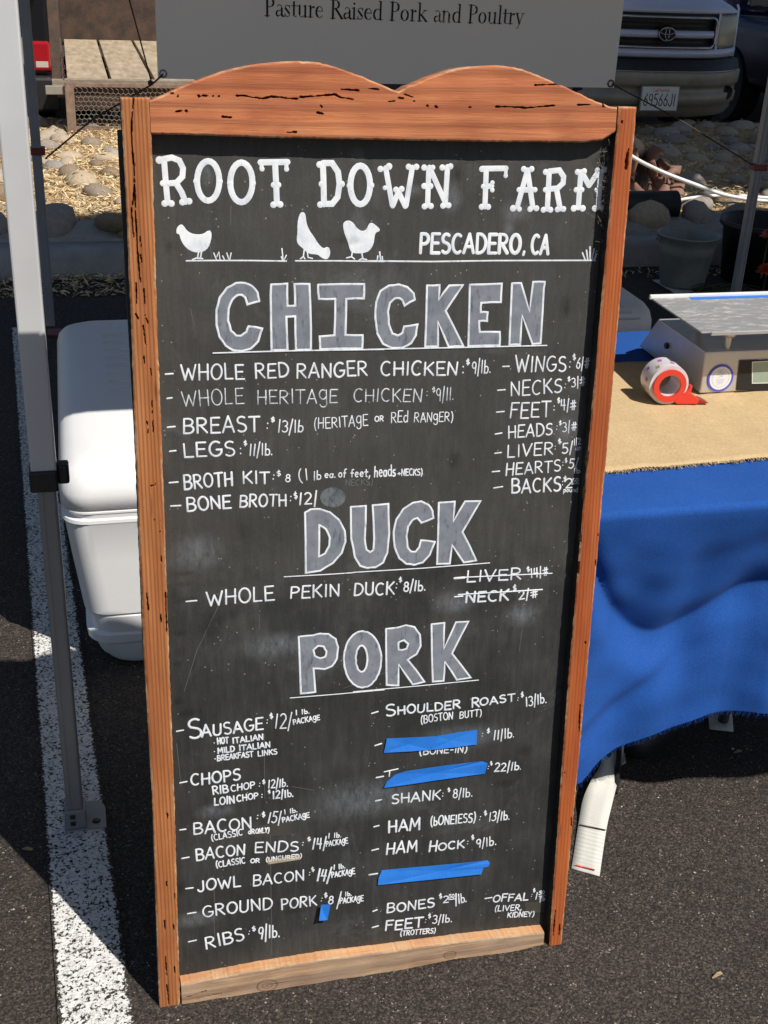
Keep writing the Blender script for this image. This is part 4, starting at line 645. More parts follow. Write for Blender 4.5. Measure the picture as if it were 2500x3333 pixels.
MENU = (('WHOLE RED RANGER CHICKEN $9/lb.',(('WHOLE',0.0794,1.0298,0.1658,1.0284,0.0209,0.0023),('RED',0.1812,1.0278,0.2285,1.0284,0.0206,0.0024),('RANGER',0.2395,1.0257,0.3412,1.0255,0.0201,0.0024),('CHICKEN',0.3605,1.0248,0.4753,1.0215,0.0191,0.0024),(':',0.482,1.0225,0.4836,1.0224,0.0131,0.002),('$',0.4871,1.0358,0.4921,1.0356,0.0078,0.0016),('9/lb.',0.4966,1.0219,0.5256,1.0218,0.0184,0.0016)),()),('WHOLE HERITAGE CHICKEN $9/lb',(('WHOLE',0.0791,0.992,0.165,0.9935,0.0217,0.0014),('HERITAgE',0.1831,0.9914,0.298,0.9883,0.0197,0.0015),('CHICKEN',0.3212,0.9885,0.4229,0.9838,0.0186,0.0015),(':',0.4294,0.9914,0.4305,0.9914,0.0088,0.0013),('$',0.437,0.997,0.4415,0.9968,0.0075,0.0011),('9/II.',0.4441,0.9835,0.471,0.9842,0.0188,0.0013)),()),('BREAST $13/lb (HERITAGE OR RED RANGER)',(('BREAST',0.079,0.9536,0.186,0.9521,0.0221,0.0025),(':',0.1956,0.9545,0.1963,0.9544,0.0104,0.0017),('$',0.2015,0.9642,0.2068,0.9639,0.0068,0.0013),('13/lb',0.2114,0.9493,0.2481,0.9466,0.0175,0.0017),('(HERITAgE',0.2641,0.9509,0.3428,0.9526,0.0157,0.0013),('OR',0.3526,0.9576,0.3658,0.9574,0.0075,0.0013),('REd',0.3769,0.9546,0.4024,0.9545,0.0159,0.0013),('RANgER)',0.4114,0.9533,0.4703,0.9522,0.0134,0.0013)),()),('LEGS $11/lb.',(('LEGS',0.078,0.9192,0.1503,0.9183,0.0204,0.0025),(':',0.1573,0.9194,0.158,0.9194,0.0114,0.0018),('$',0.1622,0.9321,0.1668,0.9319,0.0065,0.0013),('11/lb.',0.1701,0.9171,0.2038,0.9152,0.0176,0.0017)),()),('BROTH KIT $8 (1 lb ea. of feet, heads + necks)',(('BROTH',0.0771,0.8713,0.1463,0.8748,0.0202,0.0027),('KIT',0.1599,0.8753,0.1984,0.874,0.0175,0.0024),(':',0.2032,0.8784,0.2039,0.8783,0.0088,0.0017),('$',0.2085,0.8835,0.2145,0.8835,0.0078,0.0013),('8',0.2216,0.8745,0.2276,0.8741,0.0108,0.0015),('(1',0.2408,0.8737,0.256,0.8751,0.0167,0.0015),('lb',0.2627,0.8746,0.2736,0.8744,0.0134,0.0015),('ea.',0.2789,0.8768,0.2952,0.8762,0.0103,0.0015),('of',0.2991,0.8763,0.3106,0.8756,0.0119,0.0015),('feet,',0.3174,0.8756,0.3469,0.8746,0.0123,0.0016),('heads',0.3529,0.8735,0.385,0.8732,0.0164,0.0018),('+',0.3879,0.8734,0.3924,0.8736,0.005,0.0014),('NECKS)',0.3938,0.8731,0.4257,0.872,0.0096,0.0016)),()),('BONE BROTH $12/',(('BONE',0.0795,0.8393,0.1426,0.8404,0.0191,0.0026),('BROTH',0.1547,0.8409,0.2224,0.8377,0.0181,0.0024),(':',0.2276,0.8439,0.2284,0.8438,0.0099,0.0017),('$',0.2334,0.8475,0.2383,0.8477,0.0103,0.0015),('12/',0.2405,0.8384,0.2683,0.8372,0.0183,0.0021)),()),('WINGS $6/lb',(('WINGS',0.563,1.0214,0.6425,1.02,0.0233,0.0021),(':',0.6475,1.0247,0.6485,1.0247,0.0112,0.0016),('$',0.6519,1.0361,0.6565,1.0364,0.008,0.0014),('6/#',0.6586,1.0232,0.6786,1.0235,0.0161,0.0016)),()),('NECKS $3/lb',(('NECKS',0.5579,0.9856,0.6387,0.9881,0.0214,0.0021),(':',0.6421,0.9936,0.6431,0.9935,0.0081,0.0017),('$',0.6456,1.0042,0.6499,1.004,0.0068,0.0014),('3/#',0.6536,0.9949,0.6746,0.9978,0.014,0.0017)),()),('FEET $4/lb',(('FEET',0.5587,0.9523,0.6223,0.9509,0.0223,0.0023),(':',0.6269,0.9607,0.6278,0.9607,0.0091,0.0017),('$',0.6318,0.9719,0.636,0.9721,0.0073,0.0014),('4/#',0.6383,0.9597,0.6619,0.9609,0.0156,0.0017)),()),('HEADS $3/lb',(('HEADS',0.5572,0.9216,0.6276,0.9231,0.0184,0.0021),(':',0.6335,0.9306,0.6345,0.9306,0.0074,0.0014),('$',0.6369,0.9374,0.6407,0.9376,0.0065,0.0012),('3/#',0.6433,0.9269,0.6654,0.928,0.0139,0.0014)),()),('LIVER $5 1/2 lb',(('LIVER',0.5571,0.8923,0.6308,0.892,0.0191,0.0021),(':',0.6327,0.8996,0.6336,0.8996,0.0075,0.0014),('$',0.6374,0.908,0.6421,0.9084,0.0075,0.0014),('5/',0.6446,0.8929,0.6623,0.8933,0.0164,0.0019),('1/2',0.6634,0.9049,0.6744,0.9062,0.0094,0.0012),('#',0.6665,0.8954,0.6737,0.8959,0.0071,0.0012)),()),('HEARTS $5',(('HEARTS',0.5566,0.8637,0.6445,0.8647,0.0184,0.0021),(':',0.6469,0.873,0.6478,0.873,0.0076,0.0014),('$',0.6504,0.8775,0.6538,0.8778,0.0066,0.0012),('5/',0.6568,0.8687,0.6721,0.8678,0.0142,0.0017),('lb',0.6666,0.86,0.6762,0.8604,0.0081,0.0015)),()),('BACKS $2.50 pound',(('BACKS',0.5664,0.8342,0.6466,0.8332,0.0219,0.0026),(':',0.6485,0.8414,0.6495,0.8414,0.0077,0.0017),('$',0.65,0.8478,0.6548,0.8479,0.0077,0.0015),('2',0.6536,0.837,0.6638,0.8369,0.0149,0.0017),('50',0.6647,0.8454,0.6748,0.8457,0.0062,0.0012),('pound',0.6512,0.8305,0.6747,0.8299,0.0072,0.0012)),((((0.6634,0.8431),(0.676,0.8433)),0.0012),)),('WHOLE PEKIN DUCK $8/lb.',(('WHOLE',0.1028,0.6907,0.2025,0.6916,0.0217,0.0026),('PEKIN',0.2265,0.6913,0.3015,0.6887,0.0189,0.0025),('DUCK',0.3235,0.6876,0.3863,0.6839,0.0194,0.0026),(':',0.3886,0.6934,0.3894,0.6933,0.0092,0.0018),('$',0.3932,0.7028,0.398,0.7031,0.0078,0.0013),('8/lb.',0.4009,0.6877,0.4357,0.686,0.0161,0.002)),()),('LIVER $14 crossed out',(('LIVER',0.501,0.6947,0.5906,0.6913,0.0178,0.0025),('$',0.5987,0.7033,0.6032,0.7036,0.0075,0.0014),('14/#',0.6062,0.6923,0.6341,0.6952,0.0146,0.0019)),((((0.4813,0.7024),(0.4973,0.7024)),0.0038),(((0.4973,0.7027),(0.6409,0.6974)),0.002))),('NECK $2 crossed out',(('NECK',0.5007,0.6598,0.5717,0.6581,0.017,0.003),('$',0.5774,0.6723,0.5829,0.6725,0.0095,0.0016),('2/#',0.5879,0.6572,0.6189,0.6592,0.0143,0.0021)),((((0.4824,0.6713),(0.4958,0.6715)),0.0023),(((0.4883,0.6745),(0.6263,0.6711)),0.0023))),('SAUSAGE $12/1 lb. PACKAGE',(('S',0.0675,0.4743,0.0859,0.4747,0.031,0.0031),('AUSAGE',0.0877,0.4745,0.1821,0.4761,0.0192,0.0028),(':',0.1871,0.4854,0.1879,0.4853,0.0081,0.0016),('$',0.1917,0.493,0.1969,0.4932,0.009,0.0014),('12/',0.1992,0.4756,0.2255,0.4731,0.0237,0.0018),('1 lb.',0.2325,0.4947,0.2542,0.4956,0.0081,0.0016),('PACKAgE',0.2286,0.4789,0.2705,0.4823,0.0086,0.0016)),()),('HOT ITALIAN',(('.',0.1052,0.4615,0.106,0.4614,0.009,0.0016),('HOT',0.1108,0.4586,0.1277,0.4588,0.0103,0.002),('ITALIAN',0.134,0.4575,0.1814,0.4585,0.009,0.002)),()),('MILD ITALIAN',(('.',0.1055,0.4464,0.1063,0.4463,0.009,0.0016),('MILD',0.1109,0.4423,0.1368,0.4431,0.0095,0.002),('ITALIAN',0.1437,0.4438,0.192,0.4435,0.0091,0.002)),()),('BREAKFAST LINKS',(('.',0.106,0.4333,0.1068,0.4332,0.0091,0.0016),('BREAKFAST',0.1097,0.4299,0.1651,0.4304,0.0091,0.0018),('LINKS',0.1725,0.4299,0.2026,0.4302,0.0087,0.0018)),()),('CHOPS',(('CHOPS',0.0682,0.3916,0.145,0.392,0.0188,0.0028),),()),('RIB CHOP $12/lb.',(('RIB',0.101,0.3712,0.1252,0.3723,0.0139,0.0022),('CHOP',0.1293,0.3727,0.1669,0.3739,0.0116,0.002),(':',0.1732,0.3754,0.174,0.3753,0.0075,0.0016),('$',0.1782,0.3794,0.1827,0.3795,0.007,0.0012),('12/lb.',0.1873,0.3711,0.2187,0.3699,0.0145,0.0019)),()),('LOIN CHOP $12/lb.',(('LOIN',0.1028,0.3511,0.1344,0.3519,0.0131,0.0024),('CHOP',0.1379,0.3533,0.1716,0.3545,0.0105,0.002),(':',0.1765,0.3554,0.1773,0.3553,0.0075,0.0017),('$',0.1869,0.3611,0.1906,0.3613,0.0061,0.0012),('12/lb.',0.1941,0.3507,0.2276,0.3503,0.013,0.0021)),()),('BACON $15/1 lb. PACKAGE',(('BACON',0.0684,0.3031,0.1602,0.3016,0.0208,0.0028),(':',0.1687,0.317,0.1696,0.3169,0.0086,0.0019),('$',0.1762,0.3198,0.1812,0.3196,0.0081,0.0017),('15/',0.1855,0.3075,0.2062,0.3045,0.0196,0.0021),('1 lb.',0.2123,0.3196,0.2336,0.3209,0.0081,0.0017),('PACKAgE',0.2092,0.3051,0.253,0.3085,0.0091,0.0017)),()),('(CLASSIC ONLY)',(('(CLASSIC',0.0963,0.2877,0.1455,0.2912,0.0105,0.0016),('dR',0.1542,0.2919,0.1641,0.2909,0.0081,0.0017),('ONLY)',0.1657,0.2911,0.1873,0.2894,0.0086,0.0017)),()),('BACON ENDS $14/1 lb. PACKAGE',(('BACON',0.0707,0.2549,0.1488,0.255,0.0197,0.0027),('ENDS',0.1633,0.2552,0.2345,0.2483,0.0185,0.0025),(':',0.241,0.2571,0.2418,0.257,0.0078,0.0017),('$',0.2491,0.2637,0.2542,0.2639,0.0073,0.0015),('14/',0.2568,0.2483,0.2792,0.2457,0.0201,0.0024),('1 lb.',0.2831,0.2645,0.305,0.2633,0.0083,0.0015),('PACKAgE',0.2797,0.2493,0.3158,0.2501,0.0099,0.0015)),()),('(CLASSIC OR',(('(CLASSIC',0.1018,0.2369,0.1483,0.238,0.0107,0.0019),('OR',0.1566,0.2367,0.1712,0.2359,0.0078,0.0017),('(UNCURED)',0.1817,0.2357,0.2397,0.2342,0.0074,0.0015)),()),('JOWL BACON $14/1 lb. PACKAGE',(('JOWL',0.071,0.1963,0.14,0.1954,0.0201,0.0027),('BACON',0.1598,0.1925,0.2436,0.1908,0.0189,0.0025),(':',0.2516,0.1985,0.2525,0.1984,0.0075,0.0017),('$',0.2555,0.2046,0.2602,0.2051,0.008,0.0015),('14/',0.2636,0.1866,0.2856,0.1823,0.0221,0.0028),('1 lb.',0.2921,0.2034,0.3116,0.2031,0.0085,0.0018),('PACKAgE',0.2889,0.1881,0.328,0.1894,0.0101,0.0018)),()),('GROUND PORK $8/1 lb. PACKAGE',(('GROUND',0.0774,0.1462,0.1907,0.144,0.022,0.0027),('PORK',0.2051,0.139,0.2638,0.1389,0.0193,0.0026),(':',0.2708,0.1444,0.2716,0.1442,0.0082,0.0018),('$',0.2764,0.1508,0.2812,0.1508,0.0086,0.0018),('8',0.2834,0.1377,0.2904,0.137,0.0158,0.0022),('/',0.2965,0.1303,0.3013,0.1295,0.0256,0.002),('1 lb.',0.303,0.1482,0.3228,0.1475,0.0082,0.0016),('PACKAgE',0.3026,0.135,0.3427,0.134,0.0103,0.0018)),()),('RIBS $9/lb.',(('RIBS',0.0807,0.0841,0.1437,0.0908,0.0234,0.003),(':',0.1501,0.1,0.151,0.0998,0.0082,0.0017),('$',0.1562,0.1048,0.1618,0.1051,0.0092,0.0017),('9/lb.',0.1661,0.0876,0.2016,0.0866,0.0244,0.0024)),()),('SHOULDER ROAST $13/lb.',(('S',0.3756,0.4762,0.3901,0.476,0.0202,0.003),('HOULDER',0.3951,0.4769,0.4993,0.4762,0.0144,0.0027),('R',0.5179,0.4758,0.5296,0.4757,0.0171,0.0026),('OAST',0.5319,0.4767,0.5914,0.4787,0.0126,0.0024),(':',0.5955,0.4788,0.5964,0.4787,0.0066,0.0014),('$',0.6009,0.484,0.6052,0.4842,0.0086,0.0014),('13/lb.',0.6104,0.4665,0.6462,0.4695,0.0173,0.0019)),()),('(BOSTON BUTT)',(('(BOSTON',0.4343,0.4563,0.4874,0.4586,0.013,0.0016),('BUTT)',0.4983,0.458,0.5351,0.4575,0.0116,0.0016)),()),('$11/lb.',((':',0.5376,0.4201,0.5385,0.42,0.0072,0.0014),('$',0.5454,0.4253,0.5502,0.4252,0.0082,0.0014),('11/lb.',0.5579,0.4115,0.5937,0.4117,0.0171,0.0019)),()),('(BONE-IN)',(('(BONE-IN)',0.4327,0.3995,0.5131,0.3945,0.0123,0.0019),),()),('$22/lb.',((':',0.5503,0.3581,0.5512,0.3579,0.0068,0.0015),('$',0.5543,0.3641,0.5577,0.3644,0.0068,0.0015),('22/lb.',0.5618,0.3518,0.6092,0.3491,0.0153,0.002)),((((0.3748,0.3758),(0.3978,0.3785)),0.0021),(((0.384,0.3767),(0.3832,0.3665)),0.0021))),('SHANK $8/lb.',(('SHANK',0.388,0.3147,0.471,0.311,0.0173,0.0026),(':',0.4737,0.3164,0.4746,0.3163,0.0084,0.0017),('$',0.4829,0.3238,0.4867,0.3241,0.0069,0.0014),('8/lb.',0.4924,0.3102,0.5259,0.3098,0.0159,0.0019)),()),('HAM (BONELESS) $13/lb.',(('HAM',0.3835,0.2605,0.4378,0.2595,0.0218,0.0031),('(bONElESS)',0.455,0.2629,0.5328,0.2597,0.0167,0.0022),(':',0.5399,0.2619,0.5409,0.2617,0.0081,0.0017),('$',0.5474,0.2697,0.5522,0.2698,0.0092,0.0015),('13/lb.',0.5565,0.2568,0.5933,0.2553,0.0169,0.002)),()),('HAM HOCK $9/lb.',(('HAM',0.3808,0.2194,0.4335,0.2167,0.0216,0.0029),('H',0.454,0.2131,0.466,0.2123,0.0212,0.0029),('OCK',0.4701,0.2128,0.5157,0.2119,0.0142,0.0027),(':',0.5203,0.2172,0.5213,0.2171,0.0082,0.0017),('$',0.5273,0.2252,0.5317,0.2253,0.0082,0.0015),('9/lb.',0.5366,0.2082,0.5721,0.2089,0.0171,0.002)),()),('BONES $2.50/lb.',(('BONES',0.3835,0.1025,0.4668,0.1017,0.0174,0.0027),('$',0.4745,0.1159,0.4793,0.1162,0.0096,0.0015),('2',0.4814,0.1069,0.49,0.1063,0.0136,0.002),('50',0.4917,0.1142,0.5015,0.1143,0.0074,0.0015),('/lb.',0.5037,0.1004,0.5242,0.1021,0.0182,0.002)),((((0.4908,0.1118),(0.5026,0.1118)),0.0013),)),('FEET $3/lb.',(('FEET',0.3811,0.0675,0.447,0.0634,0.0188,0.003),(':',0.4505,0.0714,0.4514,0.0712,0.008,0.0015),('$',0.4559,0.0795,0.4603,0.0793,0.0091,0.0015),('3/lb.',0.4641,0.0673,0.4988,0.0651,0.016,0.002)),()),('(TROTTERS)',(('(TROTTERS)',0.4076,0.0523,0.4696,0.0472,0.0098,0.0017),),()),('OFFAL $1.50/lb',(('OFFAL',0.5712,0.0937,0.6356,0.087,0.0139,0.0026),(':',0.6409,0.0928,0.6419,0.0926,0.0064,0.0013),('$',0.6439,0.1017,0.6475,0.1017,0.0069,0.0013),('1',0.6489,0.0866,0.652,0.0863,0.0134,0.0018),('50',0.655,0.0947,0.6653,0.0945,0.007,0.0016),('/lb',0.6574,0.0805,0.6671,0.0812,0.0087,0.0016)),((((0.6549,0.0919),(0.6665,0.0914)),0.001),)),('(LIVER, KIDNEY)',(('(LIVER,',0.5754,0.0735,0.6249,0.0681,0.011,0.0018),('KIDNEY)',0.599,0.0566,0.6484,0.0511,0.01,0.0018)),()))
for name, items, extra in MENU:
    mb = MB()
    for it in items: write(mb, *it[:6], it[6] * .95 + .0003, fb, .042)
    for pl, w in extra: ribbon(mb, pl, w, fb, .0009, .0006)
    thin = 'HERITAGE CHICKEN' in name
    tag(mb.build('menu_line', M['thinpaint'] if thin else M['paint'], sign), label='hand lettered line "%s"' % name)
mb = MB(); fillpoly(mb, [((0.3101,0.8448),(0.3082,0.8381),(0.3028,0.833),(0.2951,0.8305),(0.2865,0.8311),(0.2788,0.8347),(0.2735,0.8405),(0.2716,0.8474),(0.2735,0.854),(0.2789,0.8591),(0.2865,0.8616),(0.2951,0.861),(0.3028,0.8575),(0.3081,0.8517))], fb, .0003); mb.build('rubbed_out_patch', M['smudge'], sign)
mb = MB()
for it in (('NECKS)',0.3097,0.863,0.3506,0.8616,0.0088,0.001),('.',0.6441,0.4575,0.645,0.4574,0.0077,0.0015)): write(mb, *it, fb, .04, .0001)
mb.build('ghost_writing', M['scratch'], sign)
# soft chalk smears: thin flat patches with ragged edges made of many faint strokes
def m_smear():
    m = newmat('chalk_smear', (.4, .42, .46), .9, spec=.1); t = NT(m); uvn = t.tc.outputs['UV']
    sx = t.n('SeparateXYZ'); t.l(uvn, sx.inputs[0])
    dx = t.math('SUBTRACT', sx.outputs[0], .5); dy = t.math('SUBTRACT', sx.outputs[1], .5); r2 = t.math('ADD', t.math('MULTIPLY', dx, dx), t.math('MULTIPLY', dy, dy))
    fall = t.math('SUBTRACT', 1, t.math('MULTIPLY', r2, 4), True); al = t.math('MULTIPLY', t.math('MULTIPLY', fall, fall), t.ramp(t.noise(t.coord((1, 1, .4)), 90, 6, .75), BW(.3, .8)))
    t.l(t.math('MULTIPLY', al, .42), t.b.inputs['Alpha']); return m
MS = m_smear()
def smear(s, t, w, h, k):
    mb = MB(); mb.add([fb(s - w, t - h, .00025 + k * .00002), fb(s + w, t - h, .00025 + k * .00002), fb(s + w, t + h, .00025 + k * .00002), fb(s - w, t + h, .00025 + k * .00002)], [(0, 1, 2, 3)])
    o = mb.build('chalk_smear', MS, sign); l = o.data.uv_layers.new()
    for i, c in enumerate(((0, 0), (1, 0), (1, 1), (0, 1))): l.data[i].uv = c
for k, (s, t, w, h) in enumerate((((0.4576,1.2719,0.022,0.03),(0.3252,1.3265,0.014,0.013),(0.5526,1.2504,0.03,0.022),(0.5424,1.2273,0.012,0.014),(0.4485,1.2138,0.03,0.018),(0.3258,1.232,0.018,0.03),(0.4006,1.2803,0.02,0.012),(0.1241,1.3012,0.012,0.02),(0.4831,0.6623,0.05,0.025),(0.1032,0.341,0.04,0.018),(0.6476,0.9293,0.03,0.03),(0.6803,0.8888,0.02,0.03),(0.3396,0.3305,0.12,0.05),(0.0673,0.1452,0.05,0.02),(0.5017,0.4229,0.1,0.03),(0.2044,0.6168,0.08,0.03),(0.0906,0.7747,0.05,0.04),(0.5954,0.6311,0.04,0.03)))): smear(s, t, w, h, k)
MD = m_smear(); MD.name = 'dark_smudge'; MD.node_tree.nodes['Principled BSDF'].inputs['Base Color'].default_value = (.012, .013, .013, 1)
MS_keep = MS; MS = MD
for k, (s, t, w, h) in enumerate((((0.0544,0.5388,0.011,0.009),(0.0682,0.518,0.024,0.01),(0.0624,0.6209,0.012,0.012),(0.057,0.6014,0.012,0.008),(0.0613,0.651,0.014,0.008),(0.0746,0.7039,0.022,0.007),(0.0712,0.7284,0.02,0.006),(0.0719,0.7452,0.018,0.006),(0.4752,0.8911,0.016,0.022),(0.0745,1.2112,0.012,0.012),(0.4653,1.3045,0.014,0.022),(0.6937,0.4848,0.03,0.02),(0.6141,0.3862,0.02,0.016),(0.5797,0.3268,0.03,0.012),(0.3109,1.2158,0.03,0.01),(0.1088,0.6564,0.03,0.03),(0.6351,1.1147,0.012,0.025),(0.0454,0.2076,0.014,0.02),(0.7038,0.5669,0.03,0.07),(0.2274,0.1361,0.03,0.012)))): smear(s, t, w, h, 20 + k)
MS = MS_keep
# thin scratches
mb = MB()
for a, b_ in ((((0.1188,0.6876),(0.0848,0.6187)),((0.0848,0.6187),(0.0642,0.5547)),((0.1235,1.2245),(0.1271,1.1861)),((0.1539,1.2619),(0.1523,1.2361)),((0.1789,0.6697),(0.1794,0.6456)),((0.3192,1.2647),(0.3257,1.2524)),((0.6563,1.2494),(0.6807,1.2364)),((0.1829,0.4673),(0.1817,0.3524)),((0.1893,0.2833),(0.1878,0.0512)),((0.0969,0.2225),(0.0973,0.1579)),((0.0949,0.1435),(0.0954,0.0984)),((0.3868,0.5563),(0.3087,0.5329)),((0.0491,0.4677),(0.0529,0.392)),((0.0955,1.1273),(0.0995,1.1043)),((0.5968,0.6044),(0.5937,0.5671)),((0.2249,0.3688),(0.2594,0.3574)),((0.3349,0.904),(0.3373,0.8992)))): ribbon(mb, [a, b_], .0006, fb, .0001)
tag(mb.build('scratches', M['scratch'], sign), kind='stuff')
for i, tp in enumerate((((0.3778,0.4378),(0.4305,0.4332),(0.4664,0.4313),(0.452,0.4077),(0.4195,0.4093),(0.3732,0.4116),(0.3753,0.4231)),((0.4606,0.431),(0.4978,0.4341),(0.5278,0.4348),(0.5281,0.4084),(0.4846,0.4077),(0.4485,0.4076),(0.4575,0.4192)),((0.4099,0.3743),(0.4716,0.376),(0.5235,0.3763),(0.539,0.3751),(0.5488,0.3705),(0.5448,0.3514),(0.463,0.3505),(0.4162,0.349),(0.3741,0.3482),(0.3785,0.3584),(0.3926,0.3701)),((0.3732,0.1908),(0.4581,0.1863),(0.5164,0.1843),(0.5571,0.1819),(0.561,0.1766),(0.5588,0.1706),(0.5496,0.1673),(0.5465,0.1566),(0.4443,0.1604),(0.4058,0.1621),(0.3665,0.1632),(0.3675,0.1767)),((0.2696,0.1447),(0.2852,0.1434),(0.2799,0.1135),(0.2684,0.1139),(0.2651,0.1173)))):
    mb = MB(); lp = list(tp); c = (sum(p[0] for p in lp) / len(lp), sum(p[1] for p in lp) / len(lp)); lift = [random.uniform(.0003, .0022) for _ in lp]
    hh = .0010 if i < 4 else .006
    vs = [fb(c[0], c[1], hh + .0002 * i)] + [fb(p[0], p[1], hh + l_ * (1 if i < 4 else 3) + .0002 * i) for p, l_ in zip(lp, lift)]
    mb.add(vs, [(0, 1 + k, 1 + (k + 1) % len(lp)) for k in range(len(lp))])
    o = mb.build('blue_tape', M['tape'], sign); sm_ = o.modifiers.new('solid', 'SOLIDIFY'); sm_.thickness = .00025
for i, tp in enumerate((((0.1643,0.3043),(0.2266,0.3027),(0.2253,0.2821),(0.1638,0.2832)),((0.6298,0.0825),(0.6667,0.0779),(0.6664,0.0571),(0.6336,0.0606)),((0.1838,0.2391),(0.2365,0.2409),(0.2377,0.2313),(0.1849,0.2301)))):
    mb = MB(); fillpoly(mb, [tp], fb, .00006 if i < 2 else .0003)
    if i < 2:
        for a, b_ in zip(tp, tp[1:] + tp[:1]): ribbon(mb, [a, b_], .0007, fb, .0002, .0001)
    mb.build('tape_patch', M['oldtape'] if i < 2 else M['tantape'], sign)
# cobweb fuzz in the frame corner by the last letter
mb = MB(); c0 = (0.6859,1.2714)
for i in range(150):
    s = c0[0] + random.gauss(0, .0045); t = c0[1] + random.gauss(0, .034) + .01; p = [(s, .018, t)]
    for k in range(3): p.append((p[-1][0] + random.gauss(0, .004), p[-1][1] - random.uniform(0, .004), p[-1][2] + random.gauss(0, .004)))
    mb.tube(p, .00022, 3, True, False)
fz = mb.build('cobweb', M['fuzz'], sign); tag(fz, kind='stuff')
# rear half of the folding frame
rear = MB()
def rleg(s0, s1):
    y0, y1 = .040, .50; a = R(0)
    return MB().add([(s0, .040, 1.30), (s1, .040, 1.30), (s0, .075, 1.30), (s1, .075, 1.30), (s0, .40, .055), (s1, .40, .055), (s0, .44, .05), (s1, .44, .05)], [(0, 1, 3, 2), (4, 6, 7, 5), (0, 4, 5, 1), (2, 3, 7, 6), (0, 2, 6, 4), (1, 5, 7, 3)])
rl1 = rleg(.062, .10).build('rear_leg', M['postR'], sign); rl2 = rleg(.61, .65).build('rear_leg', M['postR'], sign)
MB().add([(.10, .06, 1.24), (.61, .06, 1.24), (.61, .385, .15), (.10, .385, .15), (.10, .066, 1.24), (.61, .066, 1.24), (.61, .391, .15), (.10, .391, .15)], [(0, 1, 2, 3), (7, 6, 5, 4), (0, 4, 5, 1), (2, 6, 7, 3)]).build('rear_panel', M['black'], sign)

# ------------------------------------------------------------------ canopy tent
tent = empty('canopy_tent', (-.088, 1.903, 0), label='pop-up market canopy on four metal legs standing over the stall', cat='canopy')
TX0, TX1, TY0, TY1 = 0, 3.04, 0, 3.0
def legbox(name, mat, x, y, z0, z1, w, parent=tent, bev=.003): return MB().box(x - w / 2, x + w / 2, y - w / 2, y + w / 2, z0, z1).build(name, mat, parent, bev)
for i, (x, y) in enumerate(((0, 0), (3.04, 0), (-.04, 3.0), (3.0, 2.97))):
    back = i > 1; wo = .041 if not back else .036
    if i < 2:
        up_ = legbox('leg', M['leg'], x + .012, y, .745, 2.25, wo); tag(up_, label='white enamelled leg')
        inn = legbox('inner_leg', M['graymetal'], x + .014, y, .02, .75, .031)
        for sx in (-.009, .009): MB().box(x + .014 + sx - .0018, x + .014 + sx + .0018, y - .0178, y - .0153, .06, .74).build('leg_groove_rib', M['graymetal'], inn)
        cl = MB().box(x - .012, x + .034, y - .026, y + .026, .722, .760).box(x + .033, x + .052, y - .014, y + .014, .730, .764).build('slider_clamp', M['black'], tent, .004)
        tag(cl, label='black leg slider')
    else:
        up_ = legbox('leg', M['darkmetal'], x + .008, y, .04, 2.25, wo); tag(up_, label='dark grey back leg')
        for sx in (-.010, .010): MB().box(x + .008 + sx - .002, x + .008 + sx + .002, y - .0205, y - .0178, .06, 2.2).build('leg_groove_rib', M['darkmetal'], up_)
        zc = .715 if i == 2 else .655
        MB().box(x - .022, x + .04, y - .03, y + .026, zc, zc + .026).build('leg_clamp', M['redclamp'], tent, .003)
    # foot plate with round corner and bolt holes
    poly = [(-.008, -.026), (.070, -.026)] + [(.070 - .026 + .026 * math.cos(R(a)), .030 + .026 * math.sin(R(a))) for a in (0, 30, 60, 90)] + [(-.008, .056)]
    ft = MB().prism(poly, lambda u, v, k, x=x, y=y: (x + u, y + v, .0 + .007 * (1 - k))).build('foot_plate', M['graymetal'] if i < 2 else M['redclamp'], tent, .001)
    if i < 2:
        MB().box(x - .004, x + .034, y - .022, y + .02, .006, .05).build('foot_socket', M['graymetal'], tent, .003)
        MB().lathe([(0, .0076), (.008, .0076), (.008, .0072)], (x + .052, y - .006), 12).build('bolt_hole', M['black'], ft)
        for bz in (.020, .036): MB().box(x + .004, x + .014, y - .0235, y - .0215, bz - .004, bz + .005).build('leg_hole', M['black'], tent)
# roof: four cloth panels to a peak and a valance all round
pk = (1.52, 1.5, 3.2); e0 = 2.30; cs = [(-.06, -.04), (3.10, -.04), (3.10, 3.06), (-.06, 3.06)]
for i in range(4):
    a, b_ = cs[i], cs[(i + 1) % 4]; MB().add([(*a, e0), (*b_, e0), pk], [(0, 1, 2)]).build('roof_panel', M['roof'], tent)
    MB().add([(*a, e0), (*b_, e0), (b_[0], b_[1], 2.0), (a[0], a[1], 2.0)], [(0, 3, 2, 1)]).build('valance', M['roof'], tent)
for a, b_ in (((0, 0, 2.22), (3.04, 0, 2.22)), ((0, 3, 2.22), (3.04, 3, 2.22)), ((0, 0, 2.22), (0, 3, 2.22)), ((3.04, 0, 2.22), (3.04, 3, 2.22))): MB().tube([a, b_], .012, 6).build('truss_bar', M['graymetal'], tent)

def copy_tree(o, parent=None):
    c = o.copy(); COL.objects.link(c); c.parent = parent
    for ch in list(o.children): copy_tree(ch, c)
    return c
for dx_, lab in ((3.42, 'unseen pop-up canopy added on the right to block sky light'),):
    c_ = copy_tree(tent); c_.location.x += dx_; c_['label'] = lab  # unseen tent copy, added to block sky and deepen the shade
for o_ in bpy.data.objects:
    if o_.name.startswith('canopy_tent'): o_['group'] = 'pop-up canopies in a row'
